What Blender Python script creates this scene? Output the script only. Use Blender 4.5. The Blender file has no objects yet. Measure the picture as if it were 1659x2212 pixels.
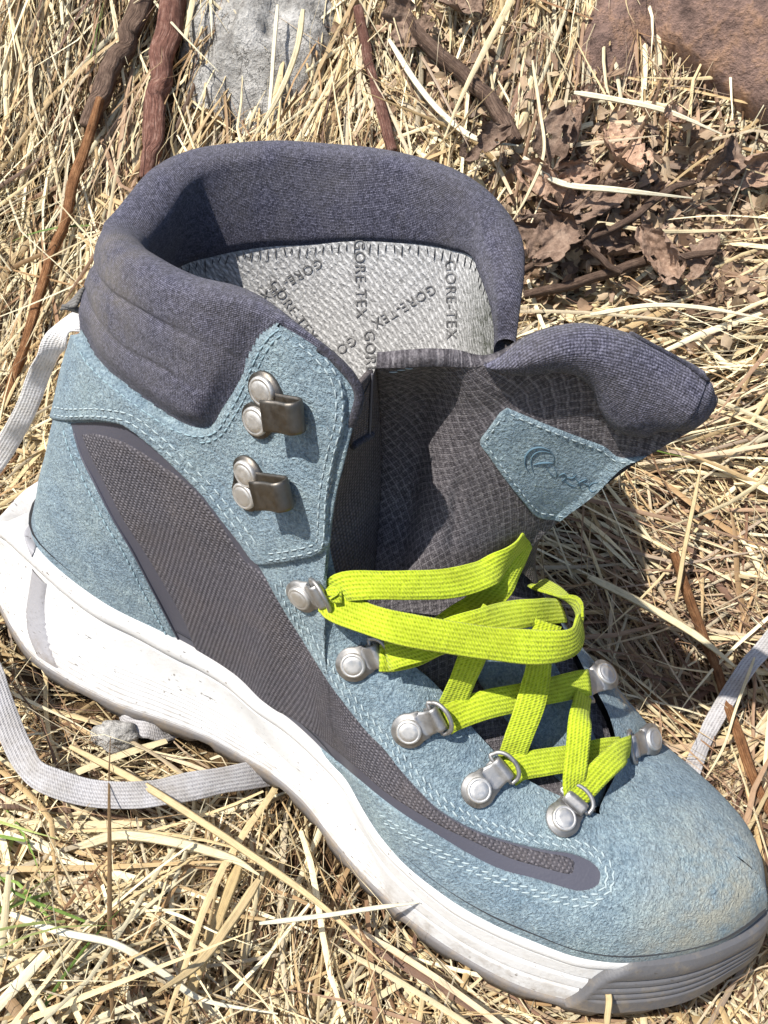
import bpy, bmesh, math, random
import numpy as np
from mathutils import Vector, Matrix
from mathutils.bvhtree import BVHTree

random.seed(7); rng = np.random.default_rng(11)
sc = bpy.context.scene
COL = sc.collection
CM = 0.01                                   # everything below is written in centimetres

# ------------------------------------------------------------------ camera
RC = np.array([[0.8589374740019007, 0.4882685144649306, 0.15433817913024506],
               [0.4283808409294494, -0.5200001786516986, -0.738978801674701],
               [-0.280564200994367, 0.700852104214726, -0.6558125167574831]])
CC = np.array([21.638873698857765, -18.89362170178244, 28.94155237553073])
FPX = 1949.77
cam_d = bpy.data.cameras.new('camera'); cam = bpy.data.objects.new('camera', cam_d); COL.objects.link(cam)
m = Matrix.Identity(4)
for r_ in range(3):
    m[r_][0] = RC[0][r_]; m[r_][1] = -RC[1][r_]; m[r_][2] = -RC[2][r_]; m[r_][3] = CC[r_]*CM
cam.matrix_world = m
cam_d.sensor_fit = 'VERTICAL'; cam_d.sensor_height = 36; cam_d.sensor_width = 27
cam_d.lens = 36*FPX/2212
cam_d.clip_start = 0.01; cam_d.clip_end = 200
sc.camera = cam

# ------------------------------------------------------------------ light
SUN = Vector((-0.37, -0.47, 0.80)).normalized()
w = bpy.data.worlds.new('World'); sc.world = w; w.use_nodes = True
nt = w.node_tree; bg = nt.nodes['Background']
sky = nt.nodes.new('ShaderNodeTexSky'); sky.sky_type = 'NISHITA'; sky.sun_disc = False
sky.sun_elevation = math.asin(SUN.z); sky.sun_rotation = math.atan2(SUN.x, SUN.y)
nt.links.new(sky.outputs[0], bg.inputs[0]); bg.inputs[1].default_value = 0.115
sd = bpy.data.lights.new('sun', 'SUN'); sd.energy = 4.9; sd.angle = math.radians(0.53); sd.color = (1, 0.96, 0.89)
so = bpy.data.objects.new('sun', sd); COL.objects.link(so)
so.rotation_euler = (-SUN).to_track_quat('-Z', 'Y').to_euler()
sc.view_settings.view_transform = 'Standard'; sc.view_settings.look = 'None'
sc.view_settings.exposure = 0.68; sc.view_settings.gamma = 1; sc.view_settings.use_curve_mapping = False

# ------------------------------------------------------------------ helpers
def ray(u, v):
    d = RC.T @ np.array([(u-829.5)/FPX, (v-1106)/FPX, 1.0]); return d/np.linalg.norm(d)
def bp(u, v, **k):
    a, val = list(k.items())[0]; i = 'xyz'.index(a); d = ray(u, v); return CC + d*((val-CC[i])/d[i])
def proj(X):
    c = (np.asarray(X)-CC) @ RC.T
    return np.stack([829.5+FPX*c[..., 0]/c[..., 2], 1106+FPX*c[..., 1]/c[..., 2]], -1)
def nrm(a): a = np.asarray(a, float); return a/(np.linalg.norm(a, axis=-1, keepdims=True)+1e-12)
def smooth(a, b, x): t = np.clip((x-a)/(b-a), 0, 1); return t*t*(3-2*t)

def spline(pts, n, t=None):
    """Catmull-Rom through pts (index parameter); n samples or parameter list t in 0..len-1"""
    P = np.asarray(pts, float); P = np.vstack([2*P[0]-P[1], P, 2*P[-1]-P[-2]])
    if t is None: t = np.linspace(0, len(P)-3, n)
    t = np.asarray(t); i = np.clip(np.floor(t).astype(int), 0, len(P)-4); f = (t-i)[:, None]
    p0, p1, p2, p3 = P[i], P[i+1], P[i+2], P[i+3]
    return 0.5*(2*p1+(p2-p0)*f+(2*p0-5*p1+4*p2-p3)*f**2+(3*p1-p0-3*p2+p3)*f**3)
def resample(P, step=None, n=None):
    P = np.asarray(P, float); s = np.r_[0, np.cumsum(np.linalg.norm(np.diff(P, axis=0), axis=1))]
    if n is None: n = max(2, int(round(s[-1]/step))+1)
    q = np.linspace(0, s[-1], n)
    return np.stack([np.interp(q, s, P[:, k]) for k in range(P.shape[1])], 1)
def fine(pts, step): return resample(spline(pts, len(pts)*12), step)

def sdist(Q, poly, closed=True):
    """distance in px of points Q (N,2) to a polygon; positive inside"""
    Q = np.asarray(Q, float); P = np.asarray(poly, float)
    A = P if closed else P[:-1]; B = np.roll(P, -1, 0) if closed else P[1:]
    best = np.full(len(Q), 1e9); inside = np.zeros(len(Q), bool)
    for a, b in zip(A, B):
        ab = b-a; t = np.clip(((Q-a)@ab)/(ab@ab+1e-9), 0, 1)
        d = np.hypot(*(Q-(a+t[:, None]*ab)).T); best = np.minimum(best, d)
        if closed:
            c = ((a[1] > Q[:, 1]) != (b[1] > Q[:, 1]))
            xi = a[0]+(Q[:, 1]-a[1])*(b[0]-a[0])/((b[1]-a[1]) if abs(b[1]-a[1]) > 1e-9 else 1e-9)
            inside ^= c & (Q[:, 0] < xi)
    return np.where(inside, best, -best) if closed else best

def mesh_np(name, V, F, mat, parent=None, smooth_=True, uv=None, col=None):
    """V (n,3) in cm, F list/array of faces (all quads, or all tris, or mixed list)"""
    me = bpy.data.meshes.new(name); V = np.asarray(V, np.float32)*CM
    if isinstance(F, np.ndarray):
        nf, k = F.shape
        me.vertices.add(len(V)); me.vertices.foreach_set('co', V.ravel())
        me.loops.add(nf*k); me.loops.foreach_set('vertex_index', F.astype(np.int32).ravel())
        me.polygons.add(nf); me.polygons.foreach_set('loop_start', np.arange(0, nf*k, k, dtype=np.int32))
        me.polygons.foreach_set('loop_total', np.full(nf, k, np.int32)); me.update(calc_edges=True)
    else:
        me.from_pydata(V.tolist(), [], F)
    if uv is not None:
        l = np.zeros(len(me.loops), np.int32); me.loops.foreach_get('vertex_index', l)
        ul = me.uv_layers.new(name='UVMap'); ul.data.foreach_set('uv', np.asarray(uv, np.float32)[l].ravel())
    if col is not None:
        at = me.color_attributes.new('tint', 'FLOAT_COLOR', 'POINT')
        at.data.foreach_set('color', np.c_[col, np.ones(len(col))].astype(np.float32).ravel())
    if smooth_: me.polygons.foreach_set('use_smooth', np.ones(len(me.polygons), bool))
    if mat: me.materials.append(mat)
    o = bpy.data.objects.new(name, me); COL.objects.link(o)
    if parent: o.parent = parent; o.matrix_parent_inverse = parent.matrix_world.inverted()
    return o
def grid_faces(nu, nv, closed_u=False, mask=None, flip=False):
    iu = np.arange(nu if closed_u else nu-1); iv = np.arange(nv-1)
    I, J = np.meshgrid(iu, iv, indexing='ij'); I2 = (I+1) % nu
    F = np.stack([I*nv+J, I2*nv+J, I2*nv+J+1, I*nv+J+1], -1).reshape(-1, 4)
    if flip: F = F[:, ::-1]
    if mask is not None:
        mk = np.asarray(mask).ravel(); F = F[mk[F].any(1)]
    return F
def compact(V, F, *ex):
    used = np.unique(F); mp = np.full(len(V), -1); mp[used] = np.arange(len(used))
    return (V[used], mp[F])+tuple(e[used] for e in ex)
def tag(o, label=None, cat=None, group=None, kind=None):
    if label: o['label'] = label
    if cat: o['category'] = cat
    if group: o['group'] = group
    if kind: o['kind'] = kind
    return o
def empty(name, loc=(0, 0, 0)):
    o = bpy.data.objects.new(name, None); COL.objects.link(o); o.location = Vector(loc)*CM
    o.empty_display_size = 0.01
    bpy.context.view_layer.update(); return o
class Buf:
    """collects shapes into one mesh"""
    def __init__(s): s.V = []; s.F = []; s.n = 0
    def add(s, V, F):
        V = np.asarray(V, float); s.V.append(V); s.F += [[int(i)+s.n for i in f] for f in F]; s.n += len(V)
    def build(s, name, mat, parent=None, smooth_=True):
        return mesh_np(name, np.vstack(s.V), s.F, mat, parent, smooth_)
def bvh_of(V, F): return BVHTree.FromPolygons([tuple(v) for v in V], [tuple(f) for f in np.asarray(F).tolist()])
def hit(bvh, u, v):
    h = bvh.ray_cast(Vector(CC), Vector(ray(u, v)))
    if h[0] is None: return None
    n = np.array(h[1]); d = ray(u, v)
    if n@d > 0: n = -n
    return np.array(h[0]), n
def tube(P, R, sides=8, caps=True, squash=1.0, up=(0, 0, 1)):
    P = np.asarray(P, float); n = len(P); R = np.broadcast_to(np.asarray(R, float), (n,))
    T = nrm(np.gradient(P, axis=0)); up = np.asarray(up, float)
    S = np.cross(T, up); bad = np.linalg.norm(S, axis=1) < 1e-3; S[bad] = np.cross(T[bad], [1, 0, 0.01]); S = nrm(S); N = np.cross(S, T)
    a = np.linspace(0, 2*math.pi, sides, endpoint=False)
    V = (P[:, None]+R[:, None, None]*(np.cos(a)[None, :, None]*S[:, None]+squash*np.sin(a)[None, :, None]*N[:, None])).reshape(-1, 3)
    F = [[i*sides+j, i*sides+(j+1) % sides, (i+1)*sides+(j+1) % sides, (i+1)*sides+j] for i in range(n-1) for j in range(sides)]
    if caps: F += [list(range(sides))[::-1], [(n-1)*sides+j for j in range(sides)]]
    return V, F
def vnoise(x, y, seed=0):
    """smooth value noise"""
    r_ = np.random.default_rng(seed).random((64, 64)); xi = np.floor(x).astype(int); yi = np.floor(y).astype(int); fx = x-xi; fy = y-yi; fx = fx*fx*(3-2*fx); fy = fy*fy*(3-2*fy)
    g = lambda a, b: r_[a % 64, b % 64]
    return (g(xi, yi)*(1-fx)+g(xi+1, yi)*fx)*(1-fy)+(g(xi, yi+1)*(1-fx)+g(xi+1, yi+1)*fx)*fy-.5
def ribbon(P, N, width, thick=0.09, step=0.15):
    """flat woven lace: rounded-rectangle section swept along P with face normals N. returns V,F,uv"""
    P = np.asarray(P, float); N = np.asarray(N, float)
    W = np.broadcast_to(np.asarray(width, float), (len(P),))[:, None]
    Q = spline(np.hstack([P, N, W]), len(P)*14); Q = resample(Q, step=step) if False else Q
    s = np.r_[0, np.cumsum(np.linalg.norm(np.diff(Q[:, :3], axis=0), axis=1))]
    n = max(3, int(s[-1]/step)); q = np.linspace(0, s[-1], n)
    Q = np.stack([np.interp(q, s, Q[:, k]) for k in range(7)], 1)
    sd_ = float(P[0, 0]*7.3+P[-1, 1]*3.1) % 40; jit = np.stack([vnoise(q*.9+sd_, q*0+k*5, 70+k) for k in range(4)], 1)
    T = nrm(np.gradient(Q[:, :3], axis=0)); S = nrm(np.cross(T, Q[:, 3:6]+jit[:, :3]*.55)); M = np.cross(S, T); w_ = Q[:, 6]*(1+.16*jit[:, 3]); Q[:, :3] += M*(.07*jit[:, :1])
    prof = []
    for k in range(7): prof.append((-1+k/3.0, 1.0))
    prof.append((1.06, 0)); 
    for k in range(7): prof.append((1-k/3.0, -1.0))
    prof.append((-1.06, 0))
    V = []; uv = []; m_ = len(prof)
    for (a, b) in prof:
        hgt = b*(1-0.45*abs(a)**6)+0.25*b*abs(math.cos(a*7.0))
        V.append(Q[:, :3]+S*(a*w_/2)[:, None]+M*(hgt*thick/2)); uv.append(np.stack([q, np.full(n, a*np.mean(w_)/2)], 1))
    V = np.stack(V, 1).reshape(-1, 3); uv = np.stack(uv, 1).reshape(-1, 2)
    F = [[i*m_+j, i*m_+(j+1) % m_, (i+1)*m_+(j+1) % m_, (i+1)*m_+j] for i in range(n-1) for j in range(m_)]
    F += [list(range(m_))[::-1], [(n-1)*m_+j for j in range(m_)]]
    return V, F, uv

# ------------------------------------------------------------------ materials
def mat(name, color=(.5, .5, .5), rough=.8, metal=0, spec=.5, sheen=0):
    M = bpy.data.materials.new(name); M.use_nodes = True; b = M.node_tree.nodes['Principled BSDF']
    b.inputs['Base Color'].default_value = (*color, 1); b.inputs['Roughness'].default_value = rough
    b.inputs['Metallic'].default_value = metal; b.inputs['Specular IOR Level'].default_value = spec
    if sheen: b.inputs['Sheen Weight'].default_value = sheen; b.inputs['Sheen Roughness'].default_value = .6
    M['b'] = 0; return M
class NB:
    def __init__(s, M): s.t = M.node_tree; s.b = s.t.nodes['Principled BSDF']
    def n(s, typ, **k):
        x = s.t.nodes.new('ShaderNode'+typ)
        for a, v in k.items(): setattr(x, a, v)
        return x
    def l(s, a, b): s.t.links.new(a, b)
    def coord(s, kind='Object', scale=None, rot=None):
        c = s.n('TexCoord'); o = c.outputs[kind]
        if scale or rot:
            mp = s.n('Mapping'); s.l(o, mp.inputs[0])
            if scale: mp.inputs['Scale'].default_value = scale
            if rot: mp.inputs['Rotation'].default_value = rot
            o = mp.outputs[0]
        return o
    def noise(s, co, scale, detail=4, rough=.6, dist=0):
        x = s.n('TexNoise'); s.l(co, x.inputs['Vector']); x.inputs['Scale'].default_value = scale
        x.inputs['Detail'].default_value = detail; x.inputs['Roughness'].default_value = rough; x.inputs['Distortion'].default_value = dist
        return x.outputs[0]
    def wave(s, co, scale, dist=0, dscale=1, direction='X', prof='SIN'):
        x = s.n('TexWave', bands_direction=direction, wave_profile=prof); s.l(co, x.inputs['Vector'])
        x.inputs['Scale'].default_value = scale; x.inputs['Distortion'].default_value = dist; x.inputs['Detail'].default_value = 2
        x.inputs['Detail Scale'].default_value = dscale; return x.outputs['Fac']
    def vor(s, co, scale, feature='F1', out='Distance'):
        x = s.n('TexVoronoi', feature=feature); s.l(co, x.inputs['Vector']); x.inputs['Scale'].default_value = scale; return x.outputs[out]
    def ramp(s, f, stops):
        x = s.n('ValToRGB'); s.l(f, x.inputs[0]); e = x.color_ramp.elements
        while len(e) < len(stops): e.new(.5)
        for q, (p, c) in zip(e, stops): q.position = p; q.color = (*c, 1) if len(c) == 3 else c
        return x.outputs[0]
    def mix(s, f, a, b, mode='MIX'):
        x = s.n('Mix', data_type='RGBA', blend_type=mode)
        for i, v in ((0, f), (6, a), (7, b)):
            if isinstance(v, (int, float)): x.inputs[i].default_value = v
            elif isinstance(v, tuple): x.inputs[i].default_value = (*v, 1)
            else: s.l(v, x.inputs[i])
        return x.outputs[2]
    def math(s, op, a, b=0, c=0, clamp=False):
        x = s.n('Math', operation=op, use_clamp=clamp)
        for i, v in enumerate((a, b, c)):
            if isinstance(v, (int, float)): x.inputs[i].default_value = v
            else: s.l(v, x.inputs[i])
        return x.outputs[0]
    def bump(s, h, dist, strength=1):
        x = s.n('Bump'); s.l(h, x.inputs['Height']); x.inputs['Distance'].default_value = dist; x.inputs['Strength'].default_value = strength
        s.l(x.outputs[0], s.b.inputs['Normal'])
    def color(s, c): s.l(c, s.b.inputs['Base Color'])
    def near(s, pt, radius):
        """soft mask around an object-space point (cm)"""
        d = s.n('VectorMath', operation='DISTANCE'); s.l(s.coord(), d.inputs[0]); d.inputs[1].default_value = Vector(pt)*CM
        mr = s.n('MapRange'); s.l(d.outputs['Value'], mr.inputs[0]); mr.inputs[1].default_value = radius*CM; mr.inputs[2].default_value = radius*CM*.25
        return mr.outputs[0]

def make_suede():
    M = mat('blue_suede', rough=.95, spec=.15, sheen=.12); N = NB(M); co = N.coord()
    fine_ = N.noise(co, 1150, 3, .7, .4); mid = N.noise(co, 210, 4, .65); big = N.noise(co, 38, 3, .6)
    c1 = N.ramp(mid, [(.28, (.142, .202, .236)), (.5, (.198, .263, .298)), (.74, (.252, .328, .354))])
    c2 = N.ramp(big, [(.33, (.84, .89, .96)), (.52, (1, 1, 1)), (.72, (1.18, 1.15, 1.06))])
    c = N.mix(.85, c1, c2, 'MULTIPLY')
    c3 = N.ramp(fine_, [(.36, (.42, .47, .52)), (.52, (1, 1, 1)), (.66, (1.5, 1.42, 1.35))])
    c = N.mix(.75, c, c3, 'MULTIPLY')
    # dust rubbed into the nap of the toe
    dust = N.math('MULTIPLY', N.near((28.3, -1.4, 4.0), 3.9), N.ramp(N.noise(co, 130, 4, .7), [(.34, (0, 0, 0)), (.6, (1, 1, 1))]))
    c = N.mix(N.math('MULTIPLY', dust, .75), c, (.36, .34, .26))
    dust2 = N.math('MULTIPLY', N.near((27.0, -3.1, 3.2), 1.8), N.ramp(N.noise(co, 150, 3, .7), [(.40, (0, 0, 0)), (.65, (1, 1, 1))]))
    c = N.mix(N.math('MULTIPLY', dust2, .5), c, (.30, .27, .20))
    mud = N.math('MULTIPLY', N.near((22.6, 3.4, 5.2), .8), N.ramp(N.noise(co, 260, 3, .7), [(.45, (0, 0, 0)), (.55, (1, 1, 1))]))
    c = N.mix(mud, c, (.46, .36, .22))
    N.color(c)
    h = N.math('ADD', N.math('MULTIPLY', fine_, .8), N.math('MULTIPLY', N.noise(co, 420, 3, .7, 1.2), 1.0))
    N.bump(h, .0016, .9); return M
def make_knit(name, base, light):
    M = mat(name, rough=.95, spec=.12, sheen=.10); N = NB(M); uv = N.coord('UV'); co = N.coord()
    rib = N.wave(uv, 6.5, 1.6, 2.5, 'Y'); loop = N.wave(uv, 5.5, 3.5, 2.0, 'X')
    sp = N.math('ADD', N.math('MULTIPLY', N.noise(co, 850, 3, .75, .8), .55), N.math('MULTIPLY', N.noise(co, 1900, 2, .7), .45))
    f = N.math('ADD', N.math('MULTIPLY', rib, .13), N.math('ADD', N.math('MULTIPLY', loop, .07), N.math('MULTIPLY', sp, .95)))
    c = N.ramp(f, [(.42, tuple(x*.30 for x in base)), (.565, base), (.70, light)])
    c = N.mix(N.math('MULTIPLY', N.ramp(N.noise(co, 55, 4, .65), [(.40, (0, 0, 0)), (.72, (1, 1, 1))]), .35), c, (.115, .105, .098))
    # dusty patch on the near rim
    dm = N.math('MULTIPLY', N.near((5.3, -2.2, 16.3), 2.4), N.ramp(N.noise(co, 90, 4, .7), [(.35, (0, 0, 0)), (.7, (1, 1, 1))]))
    c = N.mix(N.math('MULTIPLY', dm, .55), c, (.20, .17, .125))
    N.color(c); N.bump(f, .0011, .9); return M
def make_weave(name, base, light, su, sv, bump=.0008, tilt=0):
    M = mat(name, rough=.9, spec=.2); N = NB(M); uv = N.coord('UV', rot=(0, 0, tilt)); co = N.coord()
    a = N.wave(uv, su, .9, 2.2, 'X'); b = N.wave(uv, sv, .9, 2.2, 'Y'); sp = N.noise(co, 900, 3, .7)
    f = N.math('ADD', N.math('MULTIPLY', N.math('MULTIPLY', a, b), .36), N.math('MULTIPLY', N.math('ADD', N.math('MULTIPLY', sp, .5), N.math('MULTIPLY', N.noise(co, 700, 4, .75, .8), .5)), .92))
    c = N.ramp(f, [(.30, tuple(x*.38 for x in base)), (.5, base), (.85, light)])
    c = N.mix(N.math('MULTIPLY', N.ramp(N.noise(co, 60, 4, .6), [(.45, (0, 0, 0)), (.75, (1, 1, 1))]), .30), c, (.13, .105, .09))
    N.color(c); N.bump(f, bump, 1); return M
def make_ripstop():
    M = mat('grey_ripstop', rough=.85, spec=.25); N = NB(M); uv = N.coord('UV', rot=(0, 0, .55)); co = N.coord()
    wq = N.n('VectorMath', operation='ADD'); nq = N.n('TexNoise'); N.l(co, nq.inputs['Vector']); nq.inputs['Scale'].default_value = 420; sq = N.n('VectorMath', operation='SCALE'); N.l(nq.outputs['Color'], sq.inputs[0]); sq.inputs['Scale'].default_value = .10; N.l(uv, wq.inputs[0]); N.l(sq.outputs[0], wq.inputs[1]); uv = wq.outputs[0]
    a = N.n('TexBrick'); N.l(uv, a.inputs['Vector']); a.inputs['Scale'].default_value = 1.0
    a.offset = 0; a.inputs['Brick Width'].default_value = .24; a.inputs['Row Height'].default_value = .24; a.inputs['Mortar Size'].default_value = .045; a.inputs['Mortar Smooth'].default_value = .8
    ww = N.math('MULTIPLY', N.wave(uv, 4.0, .8, 2, 'X'), N.wave(uv, 4.6, .8, 2, 'Y'))
    sp = N.noise(co, 850, 4, .8, .6)
    f = N.math('ADD', N.math('MULTIPLY', a.outputs['Fac'], .12), N.math('ADD', N.math('MULTIPLY', ww, .16), N.math('MULTIPLY', sp, .80)))
    c = N.ramp(f, [(.34, (.038, .034, .038)), (.52, (.105, .095, .102)), (.76, (.25, .232, .238))])
    N.color(c); N.bump(f, .0007, 1); return M
def make_lining():
    M = mat('grey_mesh_lining', rough=.9, spec=.2); N = NB(M); uv = N.coord('UV'); co = N.coord()
    a = N.wave(N.coord('UV', rot=(0, 0, .5)), 1.9, 3.2, 1.8, 'X'); b = N.wave(N.coord('UV', rot=(0, 0, -.6)), 1.7, 3.0, 2.2, 'Y'); sp = N.noise(co, 520, 4, .75, 1.0)
    f = N.math('ADD', N.math('MULTIPLY', N.math('MULTIPLY', a, b), .42), N.math('MULTIPLY', sp, .75))
    c = N.ramp(f, [(.24, (.17, .165, .16)), (.44, (.40, .392, .382)), (.75, (.57, .56, .548))])
    dark_patch = N.math('MULTIPLY', N.near((14.6, 4.6, 15.6), 2.4), N.ramp(sp, [(.35, (1, 1, 1)), (.62, (.35, .35, .35))]))  # speckled darker, greenish patch at the far front of the lining
    c = N.mix(dark_patch, c, (.07, .075, .056))
    N.color(c); N.bump(f, .0009, .8); return M
def make_rubber(name, base, dirt, amount, rough=.6, fine_lines=True):
    M = mat(name, rough=rough, spec=.35); N = NB(M); co = N.coord()
    n1 = N.noise(co, 160, 5, .7); n2 = N.noise(co, 620, 3, .7); n3 = N.vor(co, 320)
    c = N.mix(N.math('MULTIPLY', N.ramp(n1, [(.52, (0, 0, 0)), (.72, (1, 1, 1))]), amount), base, dirt)
    c = N.mix(N.math('MULTIPLY', N.ramp(n2, [(.64, (0, 0, 0)), (.70, (1, 1, 1))]), amount), c, tuple(x*.45 for x in dirt))
    c = N.mix(N.math('MULTIPLY', N.math('MULTIPLY', N.ramp(n3, [(.12, (1, 1, 1)), (.17, (0, 0, 0))]), N.ramp(N.noise(co, 75, 2, .5), [(.54, (0, 0, 0)), (.60, (1, 1, 1))])), min(1, amount*2.2)), c, (.13, .11, .09))
    sc_ = N.noise(N.coord('Object', scale=(.35, .6, 1.6), rot=(.2, .5, .3)), 900, 2, .5); lump_ = N.noise(co, 48, 2, .5)
    nick = N.math('MULTIPLY', N.ramp(sc_, [(.685, (0, 0, 0)), (.70, (1, 1, 1))]), N.ramp(lump_, [(.46, (0, 0, 0)), (.56, (1, 1, 1))]))
    c = N.mix(N.math('MULTIPLY', nick, .85), c, (.07, .062, .055)); low = N.n('SeparateXYZ'); N.l(co, low.inputs[0])
    mudm = N.n('MapRange'); N.l(low.outputs['Z'], mudm.inputs[0]); mudm.inputs[1].default_value = .017; mudm.inputs[2].default_value = .005
    c = N.mix(N.math('MULTIPLY', N.math('MULTIPLY', mudm.outputs[0], N.ramp(n1, [(.40, (0, 0, 0)), (.62, (1, 1, 1))])), .55), c, (.20, .155, .11))
    N.color(c); N.bump(N.math('ADD', N.math('MULTIPLY', n1, .5), n2), .0003, .6); return M
def make_metal(name, base, rough):
    M = mat(name, base, rough, 1.0); N = NB(M); co = N.coord(); n1 = N.noise(co, 500, 4, .7); n2 = N.noise(co, 170, 3, .6)
    N.color(N.mix(N.ramp(n2, [(.45, (0, 0, 0)), (.75, (1, 1, 1))]), base, tuple(x*.72 for x in base)))
    N.l(N.ramp(n1, [(.3, (rough-.08,)*3), (.7, (rough+.16,)*3)]), N.b.inputs['Roughness']); N.bump(n1, .0002, .35); return M
def make_lace(name, base, light, dark):
    M = mat(name, rough=.92, spec=.1, sheen=.1); N = NB(M); uv = N.coord('UV'); co = N.coord()
    cord = N.wave(uv, 2.6, 1.0, 3, 'Y'); tick = N.wave(N.coord('UV', rot=(0, 0, .6)), 4.2, 2.0, 2.5, 'X'); sp = N.noise(co, 900, 4, .75)
    f = N.math('ADD', N.math('MULTIPLY', cord, .24), N.math('ADD', N.math('MULTIPLY', tick, .15), N.math('MULTIPLY', sp, .70)))
    N.color(N.mix(1.0, N.ramp(f, [(.26, dark), (.46, base), (.80, light)]), N.ramp(N.noise(co, 70, 4, .65), [(.36, (.78, .76, .72)), (.55, (1, 1, 1))]), 'MULTIPLY')); N.bump(f, .0008, .8); return M
def make_straw():
    M = mat('dry_straw', rough=.55, spec=.35); N = NB(M); at = N.n('Attribute', attribute_name='tint'); co = N.coord()
    st = N.math('ADD', N.math('MULTIPLY', N.noise(N.coord('UV', scale=(.45, 2.2, 1)), 2.0, 4, .7), .65), N.math('MULTIPLY', N.noise(co, 300, 4, .7), .35))
    c = N.mix(.65, at.outputs['Color'], N.ramp(st, [(.34, (.42, .37, .32)), (.5, (1, 1, 1)), (.66, (1.3, 1.26, 1.18))]), 'MULTIPLY')
    N.color(c); N.bump(st, .0006, .5)
    # thin leaf: some light passes through
    tr = N.n('BsdfTranslucent'); N.l(c, tr.inputs[0]); ms = N.n('MixShader'); ms.inputs[0].default_value = .16
    out = M.node_tree.nodes['Material Output']; N.l(N.b.outputs[0], ms.inputs[1]); N.l(tr.outputs[0], ms.inputs[2]); N.l(ms.outputs[0], out.inputs[0]); return M
def make_soil():
    M = mat('brown_thatch', rough=.95, spec=.1); N = NB(M); co = N.coord()
    n1 = N.noise(co, 45, 6, .7); n2 = N.noise(co, 260, 5, .75)
    c = N.ramp(n1, [(.3, (.040, .024, .013)), (.5, (.110, .070, .038)), (.7, (.22, .15, .082))])
    c = N.mix(.7, c, N.ramp(n2, [(.3, (.4, .4, .4)), (.7, (1.7, 1.6, 1.4))]), 'MULTIPLY'); N.color(c); N.bump(n2, .006, 1); return M
def make_rock(name, a, b, c_, sc1=35, cracks=.0):
    M = mat(name, rough=.9, spec=.25); N = NB(M); co = N.coord()
    n1 = N.noise(co, sc1, 6, .68, .15); n2 = N.noise(co, sc1*7, 5, .75); wv_ = N.n('VectorMath', operation='ADD'); nz = N.n('TexNoise'); N.l(co, nz.inputs['Vector']); nz.inputs['Scale'].default_value = sc1*2.2; nz.inputs['Detail'].default_value = 4; sv = N.n('VectorMath', operation='SCALE'); N.l(nz.outputs['Color'], sv.inputs[0]); sv.inputs['Scale'].default_value = .016; N.l(co, wv_.inputs[0]); N.l(sv.outputs[0], wv_.inputs[1]); v = N.vor(wv_.outputs[0], sc1*1.3, 'DISTANCE_TO_EDGE')
    c = N.ramp(n1, [(.32, a), (.5, b), (.7, c_)])
    c = N.mix(.8, c, N.ramp(n2, [(.3, (.5, .5, .5)), (.5, (1, 1, 1)), (.7, (1.35, 1.33, 1.3))]), 'MULTIPLY')
    cr = N.ramp(v, [(.0, (0, 0, 0)), (.035, (1, 1, 1))]); brk = N.ramp(N.noise(co, sc1*.8, 3, .6), [(.45, (1, 1, 1)), (.56, (0, 0, 0))])
    crk = N.math('MAXIMUM', cr, brk); c = N.mix(N.math('MULTIPLY_ADD', crk, -cracks, cracks), c, tuple(x*.35 for x in a))
    N.color(c)
    h = N.math('ADD', N.math('ADD', N.math('MULTIPLY', n1, 1.0), N.math('MULTIPLY', n2, .35)), N.math('MULTIPLY', crk, .35*cracks)); N.bump(h, .006, 1); return M
def make_bark(name, a, b, c_):
    M = mat(name, rough=.8, spec=.25); N = NB(M); uv = N.coord('UV', scale=(.5, 3.6, 1)); co = N.coord()
    n1 = N.noise(uv, 2.0, 5, .7, .4); n2 = N.noise(co, 260, 4, .7)
    c = N.ramp(N.math('ADD', N.math('MULTIPLY', n1, .6), N.math('MULTIPLY', n2, .4)), [(.36, a), (.5, b), (.64, c_)])
    N.color(c); N.bump(n1, .0025, 1); return M
def make_leaf(name, a, b, c_):
    M = mat(name, rough=.75, spec=.25); N = NB(M); co = N.coord(); n1 = N.noise(co, 110, 5, .7); n2 = N.noise(co, 520, 4, .7)
    oi = N.n('ObjectInfo'); rc_ = N.ramp(oi.outputs['Random'], [(0, (.6, .58, .56)), (.5, (1, .96, .92)), (1, (1.5, 1.38, 1.25))])
    N.color(N.mix(1.0, N.ramp(N.math('ADD', N.math('MULTIPLY', n1, .6), N.math('MULTIPLY', n2, .4)), [(.34, a), (.5, b), (.66, c_)]), rc_, 'MULTIPLY')); N.bump(n2, .0016, .8); return M

SUEDE = make_suede()
KNIT = make_knit('navy_knit', (.045, .044, .067), (.152, .147, .195))
MESH = make_weave('dark_side_mesh', (.072, .067, .077), (.175, .163, .176), 2.2, 2.7, .0012, .25)
RIP = make_ripstop()
FILM = mat('grey_film', (.060, .059, .076), .5, 0, .4); _n = NB(FILM); _n.bump(_n.noise(_n.coord(), 900, 3), .0002, .5)
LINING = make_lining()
GUSS = make_weave('black_gusset_cloth', (.085, .073, .073), (.20, .175, .17), 3.2, 3.6, .0008)
WHITE = make_rubber('white_rubber', (.535, .525, .512), (.40, .36, .31), .34, .55)
GREYR = make_rubber('grey_rubber', (.100, .098, .102), (.20, .165, .12), .55, .5)
STRIP = make_rubber('pale_grey_rubber', (.27, .262, .272), (.16, .145, .13), .40, .5)
OUTS = make_rubber('dark_outsole', (.15, .14, .137), (.27, .22, .16), .75, .6)
NICKEL = make_metal('satin_nickel', (.38, .368, .358), .54)
NICKEL2 = make_metal('pale_rivet_nickel', (.60, .58, .555), .56)
GUNMET = make_metal('gunmetal', (.150, .135, .118), .44)
LIME = make_lace('lime_lace', (.34, .425, .014), (.465, .54, .04), (.15, .19, .004))
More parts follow.
